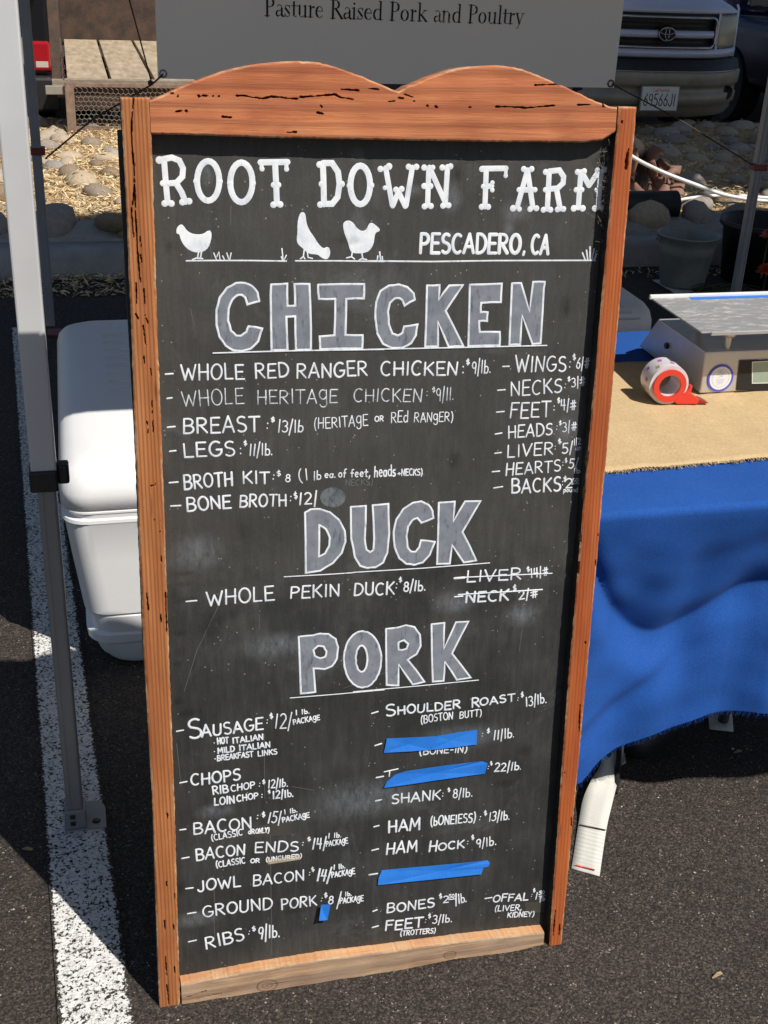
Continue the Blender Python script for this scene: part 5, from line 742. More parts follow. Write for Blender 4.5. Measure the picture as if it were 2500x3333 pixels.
# ------------------------------------------------------------------ coolers
def rrect(cx, cy, hx, hy, r, z, n=6):
    out = []
    for qx, qy, a0 in ((1, 1, 0), (-1, 1, 90), (-1, -1, 180), (1, -1, 270)):
        for k in range(n + 1):
            a = R(a0 + 90 * k / n); out.append((cx + qx * (hx - r) + r * math.cos(a), cy + qy * (hy - r) + r * math.sin(a), z))
    return out
def loft(prof, hx, hy, n=6, ky=1.0):     # prof: (z, inset, radius)
    mb = MB(); vs = []; fs = []; m = 4 * (n + 1)
    for z, ins, r in prof: vs += rrect(0, 0, hx - ins, hy - ins * ky, r, z, n)
    for i in range(len(prof) - 1):
        for k in range(m): fs.append((i * m + k, i * m + (k + 1) % m, (i + 1) * m + (k + 1) % m, (i + 1) * m + k))
    fs += [tuple(reversed(range(m))), tuple(range((len(prof) - 1) * m, len(prof) * m))]
    return mb.add(vs, fs, True)
def cooler(loc, hx, hy, H, label, rz=0):
    c = empty('cooler', loc, rz, label=label, cat='cooler', group='white coolers behind the stall')
    k = H / .50
    body = [(0, .105, .05), (.006, .085, .06), (.022, .068, .065), (.05, .058, .065), (.062, .054, .06), (.068, .042, .06), (.090, .040, .06), (.096, .052, .06), (.140, .046, .06), (.143, .052, .06), (.147, .052, .06), (.150, .038, .06), (.30, .020, .058), (.395, .010, .058), (.400, .004, .058), (.408, .006, .058), (.412, .018, .058), (.422, .016, .058), (.425, .008, .058), (.429, .008, .058)]
    loft([(z * k, i, r) for z, i, r in body], hx, hy, 6, .26).build('cooler_body', M['cooler'], c).modifiers.new('es', 'EDGE_SPLIT').split_angle = R(22)
    lid = [(.431, .010, .056), (.434, .004, .060), (.470, .004, .065), (.496, .010, .07), (.514, .022, .075), (.524, .042, .075), (.529, .075, .07), (.530, .12, .05)]
    lo = loft([(z * k, i, r) for z, i, r in lid], hx, hy).build('cooler_lid', M['cooler'], c)
    for j in range(8):
        y = hy * .88 - .13 - j * .062
        MB().tube([(-hx + .13, y, .5285 * k), (0, y, .5285 * k), (hx - .13, y, .5285 * k)], [.004, .0065, .004], 6).build('lid_rib', M['cooler'], lo)
    for sx in (-1, 1): MB().box(sx * hx - .012 * (1 + sx) + .0, sx * hx + .012 * (1 - sx) + .0, -.06, .06, .33 * k, .35 * k).build('side_handle', M['cooler'], c, .003)
    return c
cooler((.150, 2.985, 0), .225, .56, .475, 'large white cooler behind the left post of the sign, half in shade')
cooler((1.36, 3.62, 0), .42, .24, .50, 'white cooler in shade beyond the table, just right of the sign frame')

# ------------------------------------------------------------------ table, cloth, burlap
tab = empty('folding_table', (1.65, 2.08, 0), label='folding table hidden under the blue cloth', cat='table')
boxo('tabletop', M['tabletop'], tab, (-.90, .90, -.44, .42, .70, .732), .006)
for sx in (-.30, .75):
    for sy in (-.10, .34): MB().tube([(sx, sy, .70), (sx * 1.02, sy * 1.03, .0)], .012, 8).build('leg', M['underleg'], tab)
    MB().tube([(sx, -.10, .3), (sx, .34, .3)], .009, 6).build('leg_brace', M['underleg'], tab)
SWAG = ((0.7594,0.7327),(0.8088,0.6427),(0.8485,0.5553),(0.904,0.4874),(0.9622,0.4523),(1.0249,0.4678),(1.0874,0.5185),(1.1424,0.5446))
HEM = ((0.8313,0.1963),(0.8651,0.22),(0.9125,0.2346),(0.9966,0.2512),(1.1,0.2788),(1.2289,0.2823))
swx = [p[0] for p in SWAG] + [1.6, 2.0, 2.6]; swz = [p[1] for p in SWAG] + [.60, .5, .6]
hx_ = [.6] + [p[0] for p in HEM] + [1.9, 2.6]; hz_ = [.22] + [p[1] for p in HEM] + [.30, .36]
YF = 1.628
FOLD = ((0.8076,0.2931),(0.8589,0.3085),(0.8978,0.3284),(0.9421,0.3569),(0.9913,0.3835),(1.0391,0.4148),(1.1,0.453),(1.1586,0.4661))
_x = np.linspace(.6, 2.6, 400); _z = np.interp(_x, swx, swz); _k = np.hanning(27); _k /= _k.sum(); _zs = np.convolve(np.pad(_z, 13, 'edge'), _k, 'valid'); swx, swz = _x, _zs
fox = [p[0] for p in FOLD] + [2.6]; foz = [p[1] for p in FOLD] + [.3]
gs = lambda d, w: math.exp(-(d / w) ** 2)
def skirt_col(x, hz, nd):
    """hanging profile found by adding up how steeply the cloth leans in or out at each height"""
    y = YF; out = []; zc = np.interp(x, swx, swz); zf = np.interp(x, fox, foz); z0 = .728; pz = z0
    for j in range(nd + 1):
        z = z0 + (hz - z0) * j / nd; d = z - zc; s_ = 0
        if d > 0: s_ = -(.16 + .07 * math.sin(x * 9 + z * 6) + .44 * gs(d, .045)) * min(1, (z0 - z) / .03 + .3)
        else: s_ = -.60 * gs(d, .006) + .50 * gs(d + .045, .038) + .04
        s_ += -.20 * gs(x - 1.02, .045) * gs(z - .635, .045) - .24 * gs(x - 1.16, .06) * gs(z - .672, .028) - .12 * gs(x - .90, .06) * gs(z - .60, .07) + .22 * gs(x - 1.19, .05) * gs(z - .565, .04)
        s_ += (-.40 * gs(z - zf - .012, .016) + .26 * gs(z - zf + .022, .022)) * min(1, max(.15, (1.30 - x) / .4)) + (-.22 * gs(x - 1.16, .08) * gs(z - .43, .03))
        s_ += (.06 * math.sin(x * 31 + z * 23) + .05 * math.sin(x * 47 - z * 61 + 2 * math.sin(x * 9)) + .04 * math.sin(x * 12 + z * 95 + 1.7 * math.sin(x * 21))) * min(1, (z0 - z) / .1)
        y += s_ * (z - pz); pz = z; out.append(y)
    return out
vs = []; fs = []; nxc = 260; tops = np.linspace(2.53, YF + .012, 14); nd = 110; HEMY = []
for i in range(nxc + 1):
    x = .70 + 1.9 * i / nxc
    for y in tops: vs.append((x, y, .740 + .0006 * math.sin(x * 40 + y * 30)))
    for a in (30, 60): vs.append((x, YF + .012 - .012 * math.sin(R(a)), .728 + .012 * math.cos(R(a))))
    hz = np.interp(x, hx_, hz_) + .0015 * math.sin(x * 60)
    colm = skirt_col(x, hz, nd); HEMY.append((x, colm[-1]))
    for j in range(nd + 1):
        v = j / nd; z = .728 + (hz - .728) * v; vs.append((x, colm[j], z))
m_ = len(tops) + 2 + nd + 1
for i in range(nxc):
    for j in range(m_ - 1): a = i * m_ + j; fs.append((a, a + 1, a + m_ + 1, a + m_))
bl_ = MB().add(vs, fs, True).build('tablecloth', M['blue']); tag(bl_, label='royal blue fabric tablecloth draped over the market table', cat='tablecloth')
fr = MB()
for i in range(900):
    x = .72 + 1.86 * i / 900 + random.uniform(-.001, .001); hz = np.interp(x, hx_, hz_); y = np.interp(x, [q[0] for q in HEMY], [q[1] for q in HEMY]); l_ = random.uniform(.003, .012); dx = random.uniform(-.004, .004)
    fr.tube([(x, y, hz + .001), (x + dx, y - .001, hz - l_)], .0005, 3, False, False)
o = fr.build('frayed_hem', M['blue'], bl_); tag(o, kind='stuff')
# side flap of cloth at the left end of the table
vs = []; fs = []
for i in range(25):
    y = YF + .0 + (2.53 - YF) * i / 24
    for j in range(13): v = j / 12; vs.append((.70 - .02 * v - .01 * math.sin(y * 14) * v, y, .74 - .42 * v))
for i in range(24):
    for j in range(12): a = i * 13 + j; fs.append((a, a + 13, a + 14, a + 1))
MB().add(vs, fs, True).build('side_flap', M['blue'], bl_)
# burlap runner
vs = []; fs = []; nb, mb_ = 220, 24; F0 = 1.793
fy = lambda x: 1.774 + (x - .878) * 0.0465
for i in range(nb + 1):
    x = .76 + 1.75 * i / nb
    for j in range(mb_ + 1):
        v = j / mb_; y = fy(x) + (2.318 - fy(x)) * v + (.0015 * math.sin(x * 55) if j == 0 else 0)
        vs.append((x, y, .7445 + .0012 * math.sin(x * 23 + y * 31) + .0008 * math.sin(x * 61) + (.002 if j == 0 else 0)))
for i in range(nb):
    for j in range(mb_): a = i * (mb_ + 1) + j; fs.append((a, a + mb_ + 1, a + mb_ + 2, a + 1))
bu = MB().add(vs, fs, True).build('burlap_runner', M['burlap']); tag(bu, label='tan burlap runner with frayed edge lying on the blue tablecloth', cat='table runner')
sm_ = bu.modifiers.new('solid', 'SOLIDIFY'); sm_.thickness = .0022
fr = MB()
for i in range(1300):
    x = .77 + 1.72 * random.random(); y = fy(x); l_ = random.choice([.002, .004, .004, .008]) * random.uniform(.6, 1.5); a = random.gauss(0, .7)
    fr.tube([(x, y + .002, .7455), (x + math.sin(a) * l_ * .5, y - l_ * .5, .7465 + random.uniform(-.001, .001)), (x + math.sin(a) * l_, y - l_, .7435)], .00045, 3, False, False)
tag(fr.build('frayed_edge', M['jute'], bu), kind='stuff')

# ------------------------------------------------------------------ scale
def rbox(mb, b): mb.box(*b); return mb
SXo, SYo = 1.2224, 2.1075
sc = empty('market_scale', (SXo, SYo, .747), label='stainless steel price computing scale with wide tray on the burlap runner', cat='scale')
body = MB().add([(0, 0, 0), (.40, .0, 0), (.40, .30, 0), (0, .30, 0), (0, .004, .088), (.40, .004, .088), (.40, .225, .088), (0, .225, .088)], [(0, 3, 2, 1), (4, 5, 6, 7), (0, 1, 5, 4), (1, 2, 6, 5), (2, 3, 7, 6), (3, 0, 4, 7)]).build('scale_body', M['steel'], sc, .003)
for fx, fy2 in ((.03, .03), (.37, .03), (.03, .26), (.37, .26)): MB().lathe([(0, -.004), (.012, -.004), (.012, .002)], (fx, fy2), 12).build('scale_foot', M['black'], sc)
tr = MB().box(-.055, .40, -.062, .165, .150, .1535).build('weighing_tray', M['tray'], sc, .0012)
MB().box(-.058, .40, .164, .172, .150, .160).build('tray_lip', M['white'], tr, .002)
MB().box(.03, .36, .146, .163, .1536, .1541).build('blue_tape', M['tape'], tr)
MB().box(-.035, .40, -.0665, -.062, .1465, .1535).build('tray_lip', M['steel'], tr, .001)
for fx in (.055, .34):
    for fy2 in (.02, .14): MB().lathe([(0, .115), (.013, .115), (.016, .122), (.016, .132), (.011, .135), (.009, .150)], (fx, fy2), 14).build('tray_support', M['steel'], sc)
for fx in (.055, .34):
    for fy2 in (.02, .14): MB().lathe([(.007, .088), (.007, .116)], (fx, fy2), 10).build('support_pin', M['steel'], sc)
ffr = lambda x, z, hgt: (x - SXo, -.0015 - hgt + (z - .747) * .045, z - .747)
fs_ = lambda x, z, hgt: ffr(x, z, hgt + .001)
st = MB(); c0 = (1.2632,0.7786); rr = .0265
st.add([ffr(c0[0], c0[1], .0004)] + [ffr(c0[0] + rr * .93 * math.cos(R(a)), c0[1] + rr * .93 * math.sin(R(a)), .0004) for a in range(0, 360, 10)], [(0, 1 + k, 1 + (k + 1) % 36) for k in range(36)])
sto = st.build('seal_sticker', M['white'], sc)
mb = MB(); ribbon(mb, [(c0[0] + rr * math.cos(R(a)), c0[1] + rr * math.sin(R(a))) for a in range(0, 365, 5)], .0042, ffr, .0003, .0006)
for k in range(48): a = 2 * math.pi * k / 48; ribbon(mb, [(c0[0] + rr * math.cos(a), c0[1] + rr * math.sin(a)), (c0[0] + rr * 1.1 * math.cos(a), c0[1] + rr * 1.1 * math.sin(a))], .0012, ffr, .0002, .0005)
mb.build('sticker_ring', M['bluering'], sto)
mb = MB()
ribbon(mb, [(c0[0] + rr * .72 * math.cos(R(a)), c0[1] + rr * .72 * math.sin(R(a))) for a in range(0, 365, 12)], .0006, ffr, .0001, .0006)
for k in range(40):
    a = random.uniform(0, 6.28); r_ = .008 * random.random() ** .5; p = (c0[0] + r_ * math.cos(a), c0[1] + .009 + r_ * math.sin(a)); ribbon(mb, [p, (p[0] + random.uniform(-.003, .003), p[1] + random.uniform(-.002, .002))], .0008, ffr, .0001, .0006)
for k in range(4): ribbon(mb, [(c0[0] - .009 + .001 * k, c0[1] - .003 - .003 * k), (c0[0] + .009 - .001 * k, c0[1] - .003 - .003 * k)], .0008, ffr, .0001, .0006)
mb.build('sticker_print', M['paleblue'], sto)
mb = MB(); write(mb, 'AL', c0[0] - .023, c0[1] - .001, c0[0] - .013, c0[1] - .001, .008, .0009, ffr, ridge=.0002); write(mb, 'MR', c0[0] + .012, c0[1] - .002, c0[0] + .023, c0[1] - .002, .007, .0009, ffr, ridge=.0002); mb.build('sticker_initials', M['inkblack'], sto)
dp = ((1.3003,0.8153),(1.4294,0.8142),(1.4443,0.7461),(1.3038,0.7499))
mb = MB(); rp = []
lp = list(dp); mb.add([ffr(*p, .0006) for p in lp], [(3, 2, 1, 0)]); dpo = mb.build('display_panel', M['inkblack'], sc)
lc = ((1.3296,0.8106),(1.4271,0.8115),(1.4378,0.7622),(1.3373,0.7649))
def quad_r(pts, f, z, mat, name, par):
    mb = MB(); mb.add([f(*p, z) for p in pts], [(3, 2, 1, 0)]); return mb.build(name, mat, par)
quad_r(lc, ffr, .0012, M['lcd'], 'lcd_screen', dpo)
mb = MB(); ribbon(mb, list(lc) + [lc[0]], .0018, ffr, .0003, .0014)
m1 = ((lc[0][0] + lc[3][0]) / 2, (lc[0][1] + lc[3][1]) / 2); m2 = ((lc[1][0] + lc[2][0]) / 2, (lc[1][1] + lc[2][1]) / 2); ribbon(mb, [m1, m2], .001, ffr, .0002, .0014)
for it in (('L-PC',1.3022,0.8085,1.318,0.8092,0.0058,0.0011),('PRICE/lb',1.3528,0.7595,1.3759,0.7595,0.0045,0.0009),('CLASS III',1.3082,0.7572,1.3225,0.757,0.003,0.0006),('MAX 60 LB',1.3448,0.8133,1.3647,0.8135,0.0028,0.0006)): write(mb, *it, ffr, 0, .0002)
mb.build('display_print', M['white'], dpo)
mb = MB()
for it in (('0.00',1.3536,0.7696,1.3867,0.77,0.0125,0.0013),('---',1.3398,0.7956,1.3683,0.796,0.008,0.0014)): write(mb, *it, lambda x, z, k: ffr(x, z, k + .0008), 0, .0002)
mb.build('lcd_digits', M['lcdink'], dpo)
MB().tube([(-.001, .165, .047), (-.006, .165, .047)], .007, 6, False).build('side_bolt', M['black'], sc)

# ------------------------------------------------------------------ packing tape dispenser
tc_ = Vector((1.1247,2.061,0.787)); tb_ = Vector((1.1307,2.1332,0.787))
ax = (tc_ - tb_); ax.z = 0; axn = ax.normalized(); rot_z = math.atan2(axn.y, axn.x)
td = empty('tape_dispenser', (tc_.x - axn.x * .052, tc_.y - axn.y * .052, .787), rot_z, label='clear packing tape roll with red hand dispenser lying on burlap against the scale', cat='tape')
def lx(prof, n=36):     # lathe about local x
    mb = MB(); vs = []; fs = []
    for r, x in prof:
        for k in range(n): a = 2 * math.pi * k / n; vs.append((x, r * math.cos(a), r * math.sin(a)))
    for i in range(len(prof) - 1):
        for k in range(n): fs.append((i * n + k, (i + 1) * n + k, (i + 1) * n + (k + 1) % n, i * n + (k + 1) % n))
    return mb.add(vs, fs, True)
roll = lx([(.024, .0), (.024, .052), (.0405, .052), (.0408, .050), (.0408, .002), (.0405, 0), (.024, 0)]).build('tape_roll', M['film'], td)
roll.modifiers.new('es', 'EDGE_SPLIT').split_angle = R(40)
for a0, xx, mt in ((100, .012, 'purple'), (72, .030, 'purple'), (140, .012, 'purple'), (118, .034, 'olive'), (60, .010, 'olive'), (165, .028, 'purple'), (38, .036, 'purple'), (200, .01, 'olive'), (10, .014, 'purple')):
    P = []
    for du, da in ((0, 0), (.010, 4), (.007, 14), (-.003, 10)): a = R(a0 + da); P.append((xx + du, .0411 * math.cos(a), .0411 * math.sin(a)))
    MB().add(P, [(0, 1, 2, 3)]).build('printed_mark', M[mt], roll)
# red frame: ring on the open end and a tongue that ends in the cutter
ring = lx([(.0225, .0535), (.034, .0535), (.034, .0580), (.0225, .0580), (.0225, .0535)]).build('dispenser_ring', M['red'], td); ring.modifiers.new('es', 'EDGE_SPLIT').split_angle = R(40)
sgn = 1
arm = [(.010, -.030), (.030, -.020), (.040, -.012), (.050, -.018), (.066, -.030), (.064, -.0395), (.020, -.0385)]
ar = MB().prism(arm, lambda u, v, k: (.030 + .028 * k, u, v)).build('dispenser_arm', M['red'], td, .0015)
MB().prism([(.064, -.040), (.066, -.030), (.078, -.033), (.090, -.0395)], lambda u, v, k: (.034 + .020 * k, u, v)).build('cutter_tip', M['darkred'], td, .001)
MB().prism([(.040, -.014), (.046, -.002), (.050, -.002), (.049, -.018)], lambda u, v, k: (.040 + .012 * k, u, v)).build('tape_stop', M['red'], td, .001)

# ------------------------------------------------------------------ webbing strap and ballast bag beneath the table
def ribbon3(name, mat, left, right, parent=None, th=.002, sub=4):
    def cat(p, k):
        out = []
        for i in range(len(p) - 1):
            a, b_, c, d = [Vector(p[max(0, min(len(p) - 1, i + q))]) for q in (-1, 0, 1, 2)]
            for j in range(k):
                t = j / k; out.append(.5 * ((2 * b_) + (c - a) * t + (2 * a - 5 * b_ + 4 * c - d) * t * t + (3 * b_ - a - 3 * c + d) * t ** 3))
        return out + [Vector(p[-1])]
    A = cat(left, sub); B = cat(right, sub); n = len(A); vs = []
    for a, b_ in zip(A, B): vs += [a, a * .67 + b_ * .33, a * .33 + b_ * .67, b_]
    fs = [(4 * i + j, 4 * i + j + 1, 4 * i + j + 5, 4 * i + j + 4) for i in range(n - 1) for j in range(3)]
    o = MB().add(vs, fs, True).build(name, mat, parent); uv = o.data.uv_layers.new()
    for p in o.data.polygons:
        for li, vi in zip(p.loop_indices, p.vertices): uv.data[li].uv = ((vi % 4) / 3, (vi // 4) / (n - 1))
    s_ = o.modifiers.new('solid', 'SOLIDIFY'); s_.thickness = th; return o
bag = empty('ballast_bag', (1.08, 1.92, 0), label='black canopy weight bag with straps on the asphalt under the table edge', cat='weight bag')
loft([(0, .02, .03), (.015, .0, .035), (.06, .004, .035), (.078, .018, .03), (.084, .04, .02)], .085, .06).build('bag_body', M['black'], bag, loc=(.05, .03, 0), rot=(0, 0, .5))
for p in (((-.11, -.08, .004), (-.06, -.05, .05), (-.02, .0, .075), (0, .03, .085)), ((-.08, -.13, .003), (-.05, -.07, .04), (-.03, -.02, .06), (0, 0, .08)), ((-.10, -.12, .003), (-.12, -.06, .02), (-.09, .0, .04), (-.05, .02, .08))): MB().tube(p, .006, 6).build('bag_strap', M['black'], bag)
SL = ((0.8292,1.6011,0.003),(0.8905,1.717,0.006),(0.9179,1.7663,0.02),(0.9478,1.8,0.0355),(0.9846,1.84,0.0382),(1.0104,1.88,0.0598),(1.0085,1.9,0.1009))
SR = ((0.8742,1.5716,0.003),(0.9365,1.6864,0.006),(0.9684,1.7377,0.02),(1.007,1.8,0.0147),(1.0315,1.84,0.0234),(1.0541,1.88,0.0377),(1.0619,1.9,0.0938))
strap = ribbon3('webbing_strap', M['strap'], SL, SR); tag(strap, label='wide off-white webbing strap hanging from under the cloth onto the asphalt', cat='strap', group='webbing straps under the table')
MB().tube([(0.8385,1.6051,0.006), (0.8695,1.5849,0.006)], .0012, 5).build('red_stitching', M['red'], strap)
MB().tube([(0.8873,1.7068,0.009), (0.9328,1.6818,0.009)], .0012, 5).build('seam_line', M['black'], strap)
s2 = ribbon3('webbing_strap', M['strap'], ((1.0415,1.86,0.0144),(1.0653,1.9,0.0209),(1.0503,1.92,0.0889)), ((1.0518,1.86,0.021),(1.0689,1.9,0.0204),(1.0828,1.92,0.0846))); tag(s2, label='short folded white strap end tucked behind the long strap', cat='strap', group='webbing straps under the table')
s3 = ribbon3('webbing_strap', M['strap'], ((1.2996,1.9553,0.004),(1.3406,2.045,0.004),(1.3662,2.1,0.0059)), ((1.349,1.9371,0.004),(1.3955,2.0351,0.004),(1.4274,2.1,-0.0016))); tag(s3, label='grey strap end lying in deep shadow under the right part of the table', cat='strap', group='webbing straps under the table')

# ------------------------------------------------------------------ banner behind the stall
ban = empty('banner', (0, 4.9, 0), label='pale grey vinyl banner with black lettering hung across the back of the canopy', cat='banner')
x0, x1 = .345, 2.212
vs = []; fs = []
for i in range(61):
    u = i / 60; x = x0 + (x1 - x0) * u
    zb = 0.9931 * (1 - u) + 0.9834 * u
    for j in range(21): v = j / 20; vs.append((x, .012 * math.sin(x * 3.4) * (1 - v * .6) + .004 * math.sin(x * 11 + v * 5), zb + (1.95 - zb) * v))
for i in range(60):
    for j in range(20): a = i * 21 + j; fs.append((a, a + 21, a + 22, a + 1))
bn = MB().add(vs, fs, True).build('vinyl_sheet', M['banner'], ban)
MB().tube([(x0 - .01, 0, 1.95), (x1 + .01, 0, 1.95)], .006, 6).build('top_hem', M['banner'], ban)
fban = lambda x, z, k: (x, .012 * math.sin(x * 3.4) * .8 - .004 - k, z)
T_, H_ = .125, .045
SG = {
'P': (.62, [(T_, [(.16, .0), (.16, 1)]), (H_, [(.02, 1), (.3, 1)] + arc(.3, .75, .22, .25, 90, 50, 3)), (T_ * .9, arc(.30, .74, .22, .23, 45, -45, 6)), (H_, arc(.3, .75, .22, .25, -50, -90, 3) + [(.16, .5)]), (H_, [(.02, .02), (.30, .02)])]),
'R': (.74, [(T_, [(.16, .0), (.16, 1)]), (H_, [(.02, 1), (.3, 1)] + arc(.3, .77, .20, .23, 90, 50, 3)), (T_ * .9, arc(.30, .76, .20, .21, 45, -45, 6)), (H_, arc(.3, .77, .20, .23, -50, -90, 3) + [(.16, .54)]), (T_, [(.32, .54), (.68, .02)]), (H_, [(.02, .02), (.30, .02)]), (H_, [(.60, .02), (.78, .02)])]),
'a': (.50, [(T_ * .9, [(.38, .45), (.38, .08), (.46, .02)]), (H_, arc(.24, .47, .14, .16, 0, 150, 6)), (T_ * .8, arc(.20, .17, .13, .15, 120, 250, 6)), (H_, [(.38, .36), (.16, .30)]), (H_, [(.16, .02), (.36, .12)])]),
's': (.42, [(H_, arc(.20, .48, .13, .14, 20, 160, 6)), (T_ * .9, [(.09, .46), (.30, .2)]), (H_, arc(.20, .15, .14, .14, -160, 0, 6)), (H_, [(.33, .62), (.33, .48)]), (H_, [(.06, .0), (.06, .16)])]),
't': (.36, [(T_ * .9, [(.16, .80), (.16, .10)]), (H_, [(.16, .1), (.22, .02), (.32, .06)]), (H_, [(.02, .60), (.34, .60)])]),
'u': (.62, [(T_ * .9, [(.13, .62), (.13, .16)]), (H_, arc(.26, .14, .13, .13, 180, 300, 5) + [(.44, .12)]), (T_ * .9, [(.46, .62), (.46, .02)]), (H_, [(.02, .60), (.13, .60)]), (H_, [(.35, .60), (.46, .60)]), (H_, [(.46, .02), (.58, .04)])]),
'r': (.42, [(T_ * .9, [(.14, .62), (.14, .02)]), (H_, [(.14, .42), (.26, .58)]), (T_ * .9, [(.29, .57), (.34, .55)]), (H_, [(.02, .60), (.14, .60)]), (H_, [(.03, .02), (.28, .02)])]),
'e': (.50, [(T_ * .9, arc(.24, .31, .18, .28, 120, 240, 7)), (H_, arc(.24, .31, .19, .30, 120, 10, 7) + [(.08, .36)]), (H_, arc(.26, .31, .2, .30, 240, 320, 5))]),
'i': (.30, [(T_ * .9, [(.14, .62), (.14, .02)]), (H_, [(.03, .60), (.14, .60)]), (H_, [(.03, .02), (.27, .02)]), (T_, [(.14, .84), (.141, .85)])]),
'd': (.60, [(T_ * .9, [(.46, 1.0), (.46, .02)]), (T_ * .9, arc(.26, .30, .18, .27, 120, 240, 7)), (H_, arc(.28, .31, .2, .29, 120, 40, 5)), (H_, arc(.28, .31, .2, .30, 240, 320, 5)), (H_, [(.34, 1.02), (.46, 1.02)]), (H_, [(.46, .02), (.58, .03)])]),
'o': (.56, [(T_ * .9, arc(.26, .31, .19, .28, 130, 230, 7)), (T_ * .9, arc(.26, .31, .19, .28, 50, -50, 7)), (H_, arc(.26, .31, .20, .30, 130, 50, 5)), (H_, arc(.26, .31, .20, .30, 230, 310, 5))]),
'k': (.62, [(T_ * .9, [(.14, 1.0), (.14, .02)]), (H_, [(.44, .6), (.16, .3)]), (T_ * .9, [(.24, .36), (.54, .02)]), (H_, [(.02, 1.02), (.14, 1.02)]), (H_, [(.02, .02), (.28, .02)]), (H_, [(.36, .61), (.56, .61)]), (H_, [(.46, .02), (.62, .02)])]),
'n': (.64, [(T_ * .9, [(.14, .62), (.14, .02)]), (H_, [(.14, .44)] + arc(.31, .42, .16, .18, 140, 30, 6)), (T_ * .9, [(.47, .46), (.47, .02)]), (H_, [(.02, .60), (.14, .60)]), (H_, [(.02, .02), (.26, .02)]), (H_, [(.36, .02), (.6, .02)])]),
'l': (.30, [(T_ * .9, [(.14, 1.0), (.14, .02)]), (H_, [(.02, 1.02), (.14, 1.02)]), (H_, [(.02, .02), (.27, .02)])]),
'y': (.56, [(T_ * .9, [(.10, .6), (.28, .04)]), (H_, [(.46, .6), (.22, -.18), (.10, -.24)]), (H_, [(.0, .61), (.2, .61)]), (H_, [(.38, .61), (.54, .61)])]),
}
for txt, x0_, z0_, x1_, z1_ in (('Pasture',0.7507,1.2242,0.9773,1.224),('Raised',1.0019,1.2224,1.2077,1.2219),('Pork',1.2336,1.2216,1.3869,1.2211),('and',1.41,1.2207,1.5244,1.2201),('Poultry',1.5501,1.2198,1.7865,1.2197)):
    mb = MB(); adv = sum(SG[c][0] for c in txt); L = x1_ - x0_; kx = L / adv; Hc = .0655; x = 0
    for c in txt:
        for w, pl in SG[c][1]: ribbon(mb, [(x0_ + (x + u) * kx, z0_ + (z1_ - z0_) * (x + u) / adv + v * Hc) for u, v in pl], w * Hc, fban, .0003 + random.uniform(0, .0002), .0002)
        x += SG[c][0]
    tag(mb.build('banner_lettering', M['inkblack'], ban), label='printed word "%s"' % txt)
gl = (0.3648,1.0121); gr = (2.1919,1.0013)
for g_ in (gl, gr):
    mb = MB(); pts = [(g_[0] + .0125 * math.cos(R(a)), -.012 + .012 * math.sin(g_[0] * 3.4), g_[1] + .0125 * math.sin(R(a))) for a in range(0, 361, 20)]; mb.tube(pts, .0035, 6); mb.build('grommet', M['darkmetal'] if g_ is gl else M['rust2'], ban)
pl_ = (-.10, 0, .725); MB().tube([(gl[0], -.01, gl[1]), (0.322,0,0.9728), (0.0928,0,0.8424), (-.09, -.01, .700)], .0035, 5).build('tie_cord', M['cord'], ban)
MB().lathe([(0, -.012), (.01, -.006), (.01, .006), (0, .012)], (0, 0), 8).build('cord_knot', M['cord'], ban, loc=(0.3158,-0.01,0.9796))
MB().tube([(gl[0] - .045, -.005, gl[1] - .03), (gl[0] - .12, .1, gl[1] + .30)], .003, 5).build('loose_cord', M['cord'], ban)
MB().tube([(gr[0], -.01, gr[1]), (2.5, -.02, .87), (2.905, -.03, .67)], .003, 5).build('tie_cord', M['cord'], ban)

# ------------------------------------------------------------------ buckets, flowers, hoses, tarp
bk = empty('metal_bucket', (2.905, 5.36, 0), label='dented galvanised bucket standing by the kerb behind the table', cat='bucket')
MB().lathe([(.0, .004), (.100, .004), (.104, .0), (.110, .02), (.132, .165), (.1355, .172), (.1345, .180), (.139, .192), (.1375, .199), (.148, .245), (.154, .250), (.156, .256), (.152, .260), (.147, .256), (.130, .17), (.100, .012), (0, .010)], (0, 0), 40).build('bucket_shell', M['galv'], bk)
for sx in (-1, 1): MB().tube([(sx * .150, 0, .235), (sx * .162, -.02, .225), (sx * .165, 0, .245), (sx * .162, .02, .225), (sx * .15, 0, .235)], .004, 6).build('handle_ear', M['galv'], bk)
MB().tube([(.158 * math.cos(R(a)), .02 + .158 * math.sin(R(a)) * .95, .236 - .02 * math.sin(R(a))) for a in range(0, 181, 12)], .0028, 6).build('bail_handle', M['galv'], bk)
tb2 = empty('flower_tub', (3.36, 5.42, 0), label='big black plastic flower tub behind the right canopy leg', cat='tub')
MB().lathe([(.0, .01), (.18, .01), (.185, 0), (.215, .26), (.235, .275), (.235, .30), (.225, .302), (.21, .29), (.18, .02), (0, .02)], (0, 0), 36).build('tub_shell', M['black'], tb2)
def dahlia(loc, s, label, pot):
    d = empty('orange_flower', loc, label=label, cat='flower', group='orange flowers by the black tub')
    MB().tube([(0, 0, -.02), (.01, .02, -.10), (.03, .05, -.22)], .004, 6).build('flower_stem', M['green'], d)
    for L_ in range(5):
        mb = MB()
        for k in range(12):
            a = 2 * math.pi * (k + L_ * .5) / 12; el_ = R(-10 + L_ * 20); ln = s * (1 - L_ * .12); ca, sa = math.cos(a), math.sin(a); w = s * .16
            tip = Vector((ca * math.cos(el_), sa * math.cos(el_), math.sin(el_))) * ln; mid = tip * .6; pw = Vector((-sa, ca, 0)) * w
            mb.add([(0, 0, 0), mid - pw, tip, mid + pw], [(0, 1, 2), (0, 2, 3)])
        mb.build('petal_ring', M['orange'], d)
    return d
dahlia((3.1408,5,0.1675), .062, 'spiky orange flower at the right edge beside the black tub', tb2)
